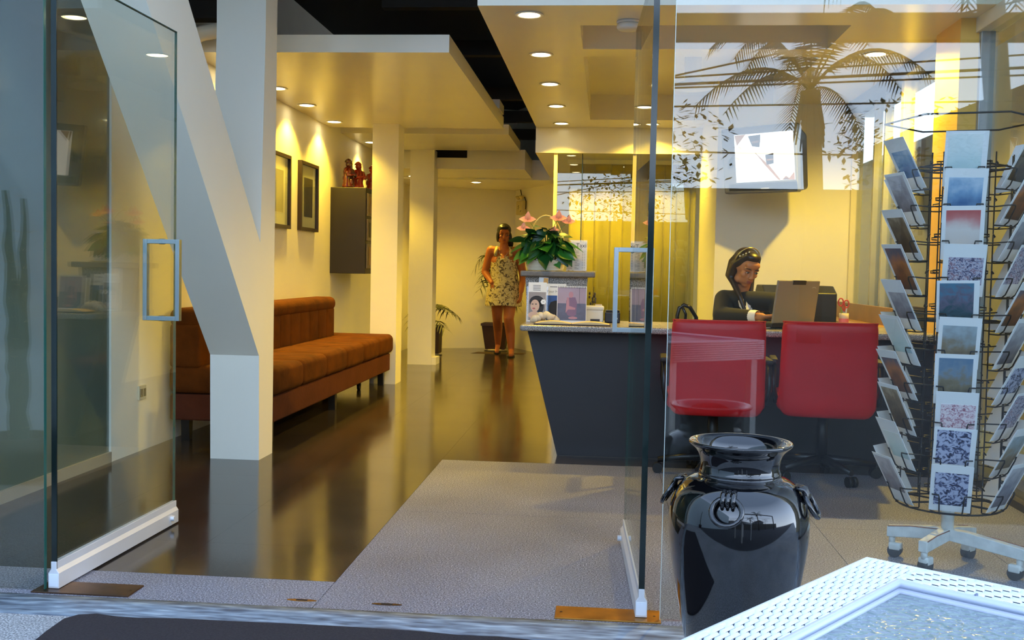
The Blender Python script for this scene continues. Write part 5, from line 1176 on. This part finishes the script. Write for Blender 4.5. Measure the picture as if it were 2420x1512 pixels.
# street opposite: garden wall, houses, trees, palm, wires, all mirrored in the shop glass
gw = struct(MB().box(-24, 24, -14.3, -14, GZ, 2.7).build('wall_street', mat('street_wall', (78, 76, 66), .8, var=.2, vs=2)))
mat('roof_dark', (70, 62, 56), .7); mat('house_grey', (112, 116, 118), .8, var=.08); mat('window_dark', (30, 36, 42), .2)
def house(x0, x1, y0, y1, h, label, flat=True):
    r = thing('house', ((x0+x1)/2, y1, GZ), label, 'house')
    MB().box(x0, x1, y0, y1, GZ, h).build('walls', 'house_grey', r)
    if flat: MB().box(x0-.2, x1+.2, y0-.2, y1+.2, h, h+.15).build('roof', 'roof_dark', r)
    else: MB().prism([(x0-.3, h), (x1+.3, h), ((x0+x1)/2, h+1.3)], 'y', y0-.2, y1+.2).build('roof', 'roof_dark', r)
    n = int((x1-x0)/1.6)
    for k in range(n):
        w_ = MB().box(x0+.5+1.6*k, x0+1.4+1.6*k, y1, y1+.04, h-1.5, h-.5).build('window', 'window_dark', r)
house(-9.5, -4.0, -20, -15, 3.9, 'grey flat roofed house across the street behind the garden wall')
house(6.6, 12.5, -22, -16, 4.2, 'grey gable roofed house across the street beside the palm', False)
mat('bark', (86, 72, 54), .9, var=.3, vs=20, bump=.5, bs=30); mat('tree_leaf', (44, 62, 30), .6, var=.4, vs=2); mat('palm_green', (58, 72, 40), .55, var=.3)
def tree(x, y, h, rad, label, seed, nl=1500):
    rn = random.Random(seed); r = thing('street_tree', (x, y, GZ), label, 'tree', 'trees across the street')
    MB().tube([(x, y, GZ), (x+.05, y, h*.4), (x-.05, y, h*.75)], [.14, .11, .06], 8).build('trunk', 'bark', r)
    b = MB()
    for k in range(nl):
        c = V((rn.gauss(0, 1), rn.gauss(0, 1), rn.gauss(0, 1))); c = c.normalized()*rad*rn.random()**.4; c = V((c.x*1.25, c.y, c.z*.75)); p = V((x, y, h*.86))+c
        if noise.noise(p*1.3) < -.12: continue
        a = V((rn.uniform(-1, 1), rn.uniform(-1, 1), rn.uniform(-.5, .5))).normalized(); t = a.cross(V((0, 0, 1))).normalized(); L_ = rn.uniform(.10, .2)
        b.add([p, p+a*L_*.5+t*L_*.25, p+a*L_, p+a*L_*.5-t*L_*.25], [(0, 1, 2, 3)])
    b.build('foliage', 'tree_leaf', r)['kind'] = 'stuff'
tree(-3.6, -11, 3.6, 1.5, 'small leafy tree across the street beside the flat roofed house', 2)
tree(.4, -11.2, 3.5, 1.4, 'small leafy tree across the street opposite the doors', 4)
tree(4.9, -11.4, 3.7, 1.2, 'small leafy tree across the street next to the palm', 6)
tree(-8.2, -10.8, 4.2, 1.7, 'taller leafy tree across the street beyond the porch wall', 8)
tree(10.2, -11, 4.4, 1.6, 'leafy tree across the street before the gable roofed house', 10)
def palm(base, crown, L_, nf, label, seed):
    rn = random.Random(seed); r = thing('palm_tree', base, label, 'palm tree')
    c = V(crown); MB().tube([V(base), (V(base)+c)/2+V((.08, 0, 0)), c], [.2, .15, .16], 12).build('trunk', 'bark', r)
    sk = MB()
    for k in range(26): a = rn.uniform(0, 6.28); d = V((math.cos(a), math.sin(a), 0)); sk.tube([c+d*.12-V((0, 0, .05)), c+d*.24-V((0, 0, rn.uniform(.5, .95)))], [.03, .012], 5)
    sk.build('dead_fronds', 'bark', r)
    for k in range(nf):
        a = 2*PI*k/nf+rn.uniform(-.2, .2); el = rn.uniform(-.25, 1.25); d = V((math.cos(a), math.sin(a), 0)); up = math.sin(el)
        end = c+d*L_*(.55+.4*math.cos(el))+V((0, 0, L_*(up*.75-.25))); mid = c+d*L_*.42+V((0, 0, L_*(up*.6+.32))); pts = bezier(c, mid, end, 12)
        f = MB().tube(pts, [.016*(1-.7*i/12) for i in range(13)], 5).build('frond', 'palm_green', r)
        lf = MB()
        for i in range(2, 12):
            for s in (0, .33, .66):
                p = pts[i]*(1-s)+pts[min(i+1, 12)]*s; tn = (pts[min(i+1, 12)]-pts[i-1]).normalized(); sd_ = tn.cross(V((0, 0, 1))); sd_ = sd_.normalized() if sd_.length > .01 else V((1, 0, 0))
                for sg in (-1, 1):
                    ll = L_*rn.uniform(.2, .34)*(1-.5*abs(i-6)/6); e = p+sd_*sg*ll*.7+tn*ll*.45-V((0, 0, ll*.45)); w_ = tn*.022
                    lf.add([p-w_, p+w_, e], [(0, 1, 2)])
        lf.build('leaflets', 'palm_green', f)
c = MIR(1915, 215, 17); palm((c.x+.1, c.y, GZ), c, 2.0, 15, 'palm tree across the street mirrored in the shop glass over the television', 5)
c = MIR(2330, -160, 13); palm((c.x+.4, c.y, GZ), c, 2.1, 14, 'taller palm tree nearer the shop mirrored at the glass top', 9)
# beam of a street pergola and overhead wires
q = MIR(1575, 98, 9.3); q2 = MIR(2060, 33, 9.3)
pg = thing('pergola_beam', (7.2, q.y, GZ), 'dark pergola beam carried by a post outside, mirrored near the glass top', 'pergola')
bevel(MB().box(q.x, 7.3, q.y-.06, q.y+.06, q.z, q2.z).build('beam', 'dark_beam', pg), .01); bevel(MB().box(7.1, 7.3, q.y-.1, q.y+.1, GZ, q.z).build('post', 'dark_beam', pg), .01)
mat('cable_black', (26, 26, 28), .6)
for i, (a, b_, lab) in enumerate((((1590, 168), (2420, -10), 'steepest overhead wire above the street'), ((1590, 188), (2420, 150), 'thick overhead wire level with the palm crown'), ((1590, 196), (2420, 168), 'overhead wire just under the thick one'), ((1590, 240), (2420, 228), 'lone overhead wire below the palm crown'), ((1590, 172), (2420, 120), 'overhead wire crossing above the thick one'), ((1590, 310), (2420, 330), 'lowest sagging overhead wire above the garden wall'))):
    p0, p1 = MIR(*a, 12.5+.12*i), MIR(*b_, 12.5+.12*i); d = p1-p0; p0 -= d*2.2; p1 += d*1.2
    r = thing('overhead_wire', p0, lab, 'wire', 'overhead wires along the street'); mid = (p0+p1)/2-V((0, 0, .12 if i < 5 else .5))
    MB().tube([p0*(1-t)**2+mid*(2*t*(1-t))+p1*t*t for t in [k/20 for k in range(21)]], .012+.006*(i == 1), 6).build('wire', 'cable_black', r)
# spiky plant in the porch, mirrored in the left pane
c = AY(40, 700, 4.75); px_, py_ = c.x, 2*GP-4.75
r = thing('cactus_plant', (px_, py_, GZ), 'tall spiky cactus in a pot beside the porch wall, mirrored in the left pane', 'potted plant')
MB().lathe([(.12, 0), (.16, .2), (.17, .22), (.15, .22), (.13, .1)], (px_, py_, GZ), 20).build('pot', 'pot_brown', r)
mat('cactus', (64, 84, 62), .6, var=.2)
def spike(p0, p1, r0):
    pts = [V(p0)*(1-t)+V(p1)*t+V((.006*math.sin(t*30), 0, 0)) for t in [k/14 for k in range(15)]]
    b = MB().tube(pts, [r0*(1-.75*(k/14)**2)*(1+.12*math.sin(k*2.4)) for k in range(15)], 8).build('stem', 'cactus', r)
    rn = random.Random(int(r0*1e4)); t = MB()
    for k in range(40):
        p = pts[rn.randrange(15)]; a = rn.uniform(0, 6.28); d = V((math.cos(a), math.sin(a), .4)); t.tube([p+d*r0*.6, p+d*(r0+.018)], [.0015, .0004], 3)
    t.build('spines', 'cane', b)
zt = AY(15, 450, 4.75).z; zt2 = AY(65, 470, 4.75).z
spike((px_+.02, py_, .15), (AY(15, 450, 4.75).x, py_, zt), .042); spike((px_+.03, py_+.02, .15), (AY(64, 470, 4.75).x, py_+.02, zt2), .036); spike((px_-.03, py_-.03, .15), (AY(12, 730, 4.75).x, py_-.03, AY(12, 730, 4.75).z), .026)
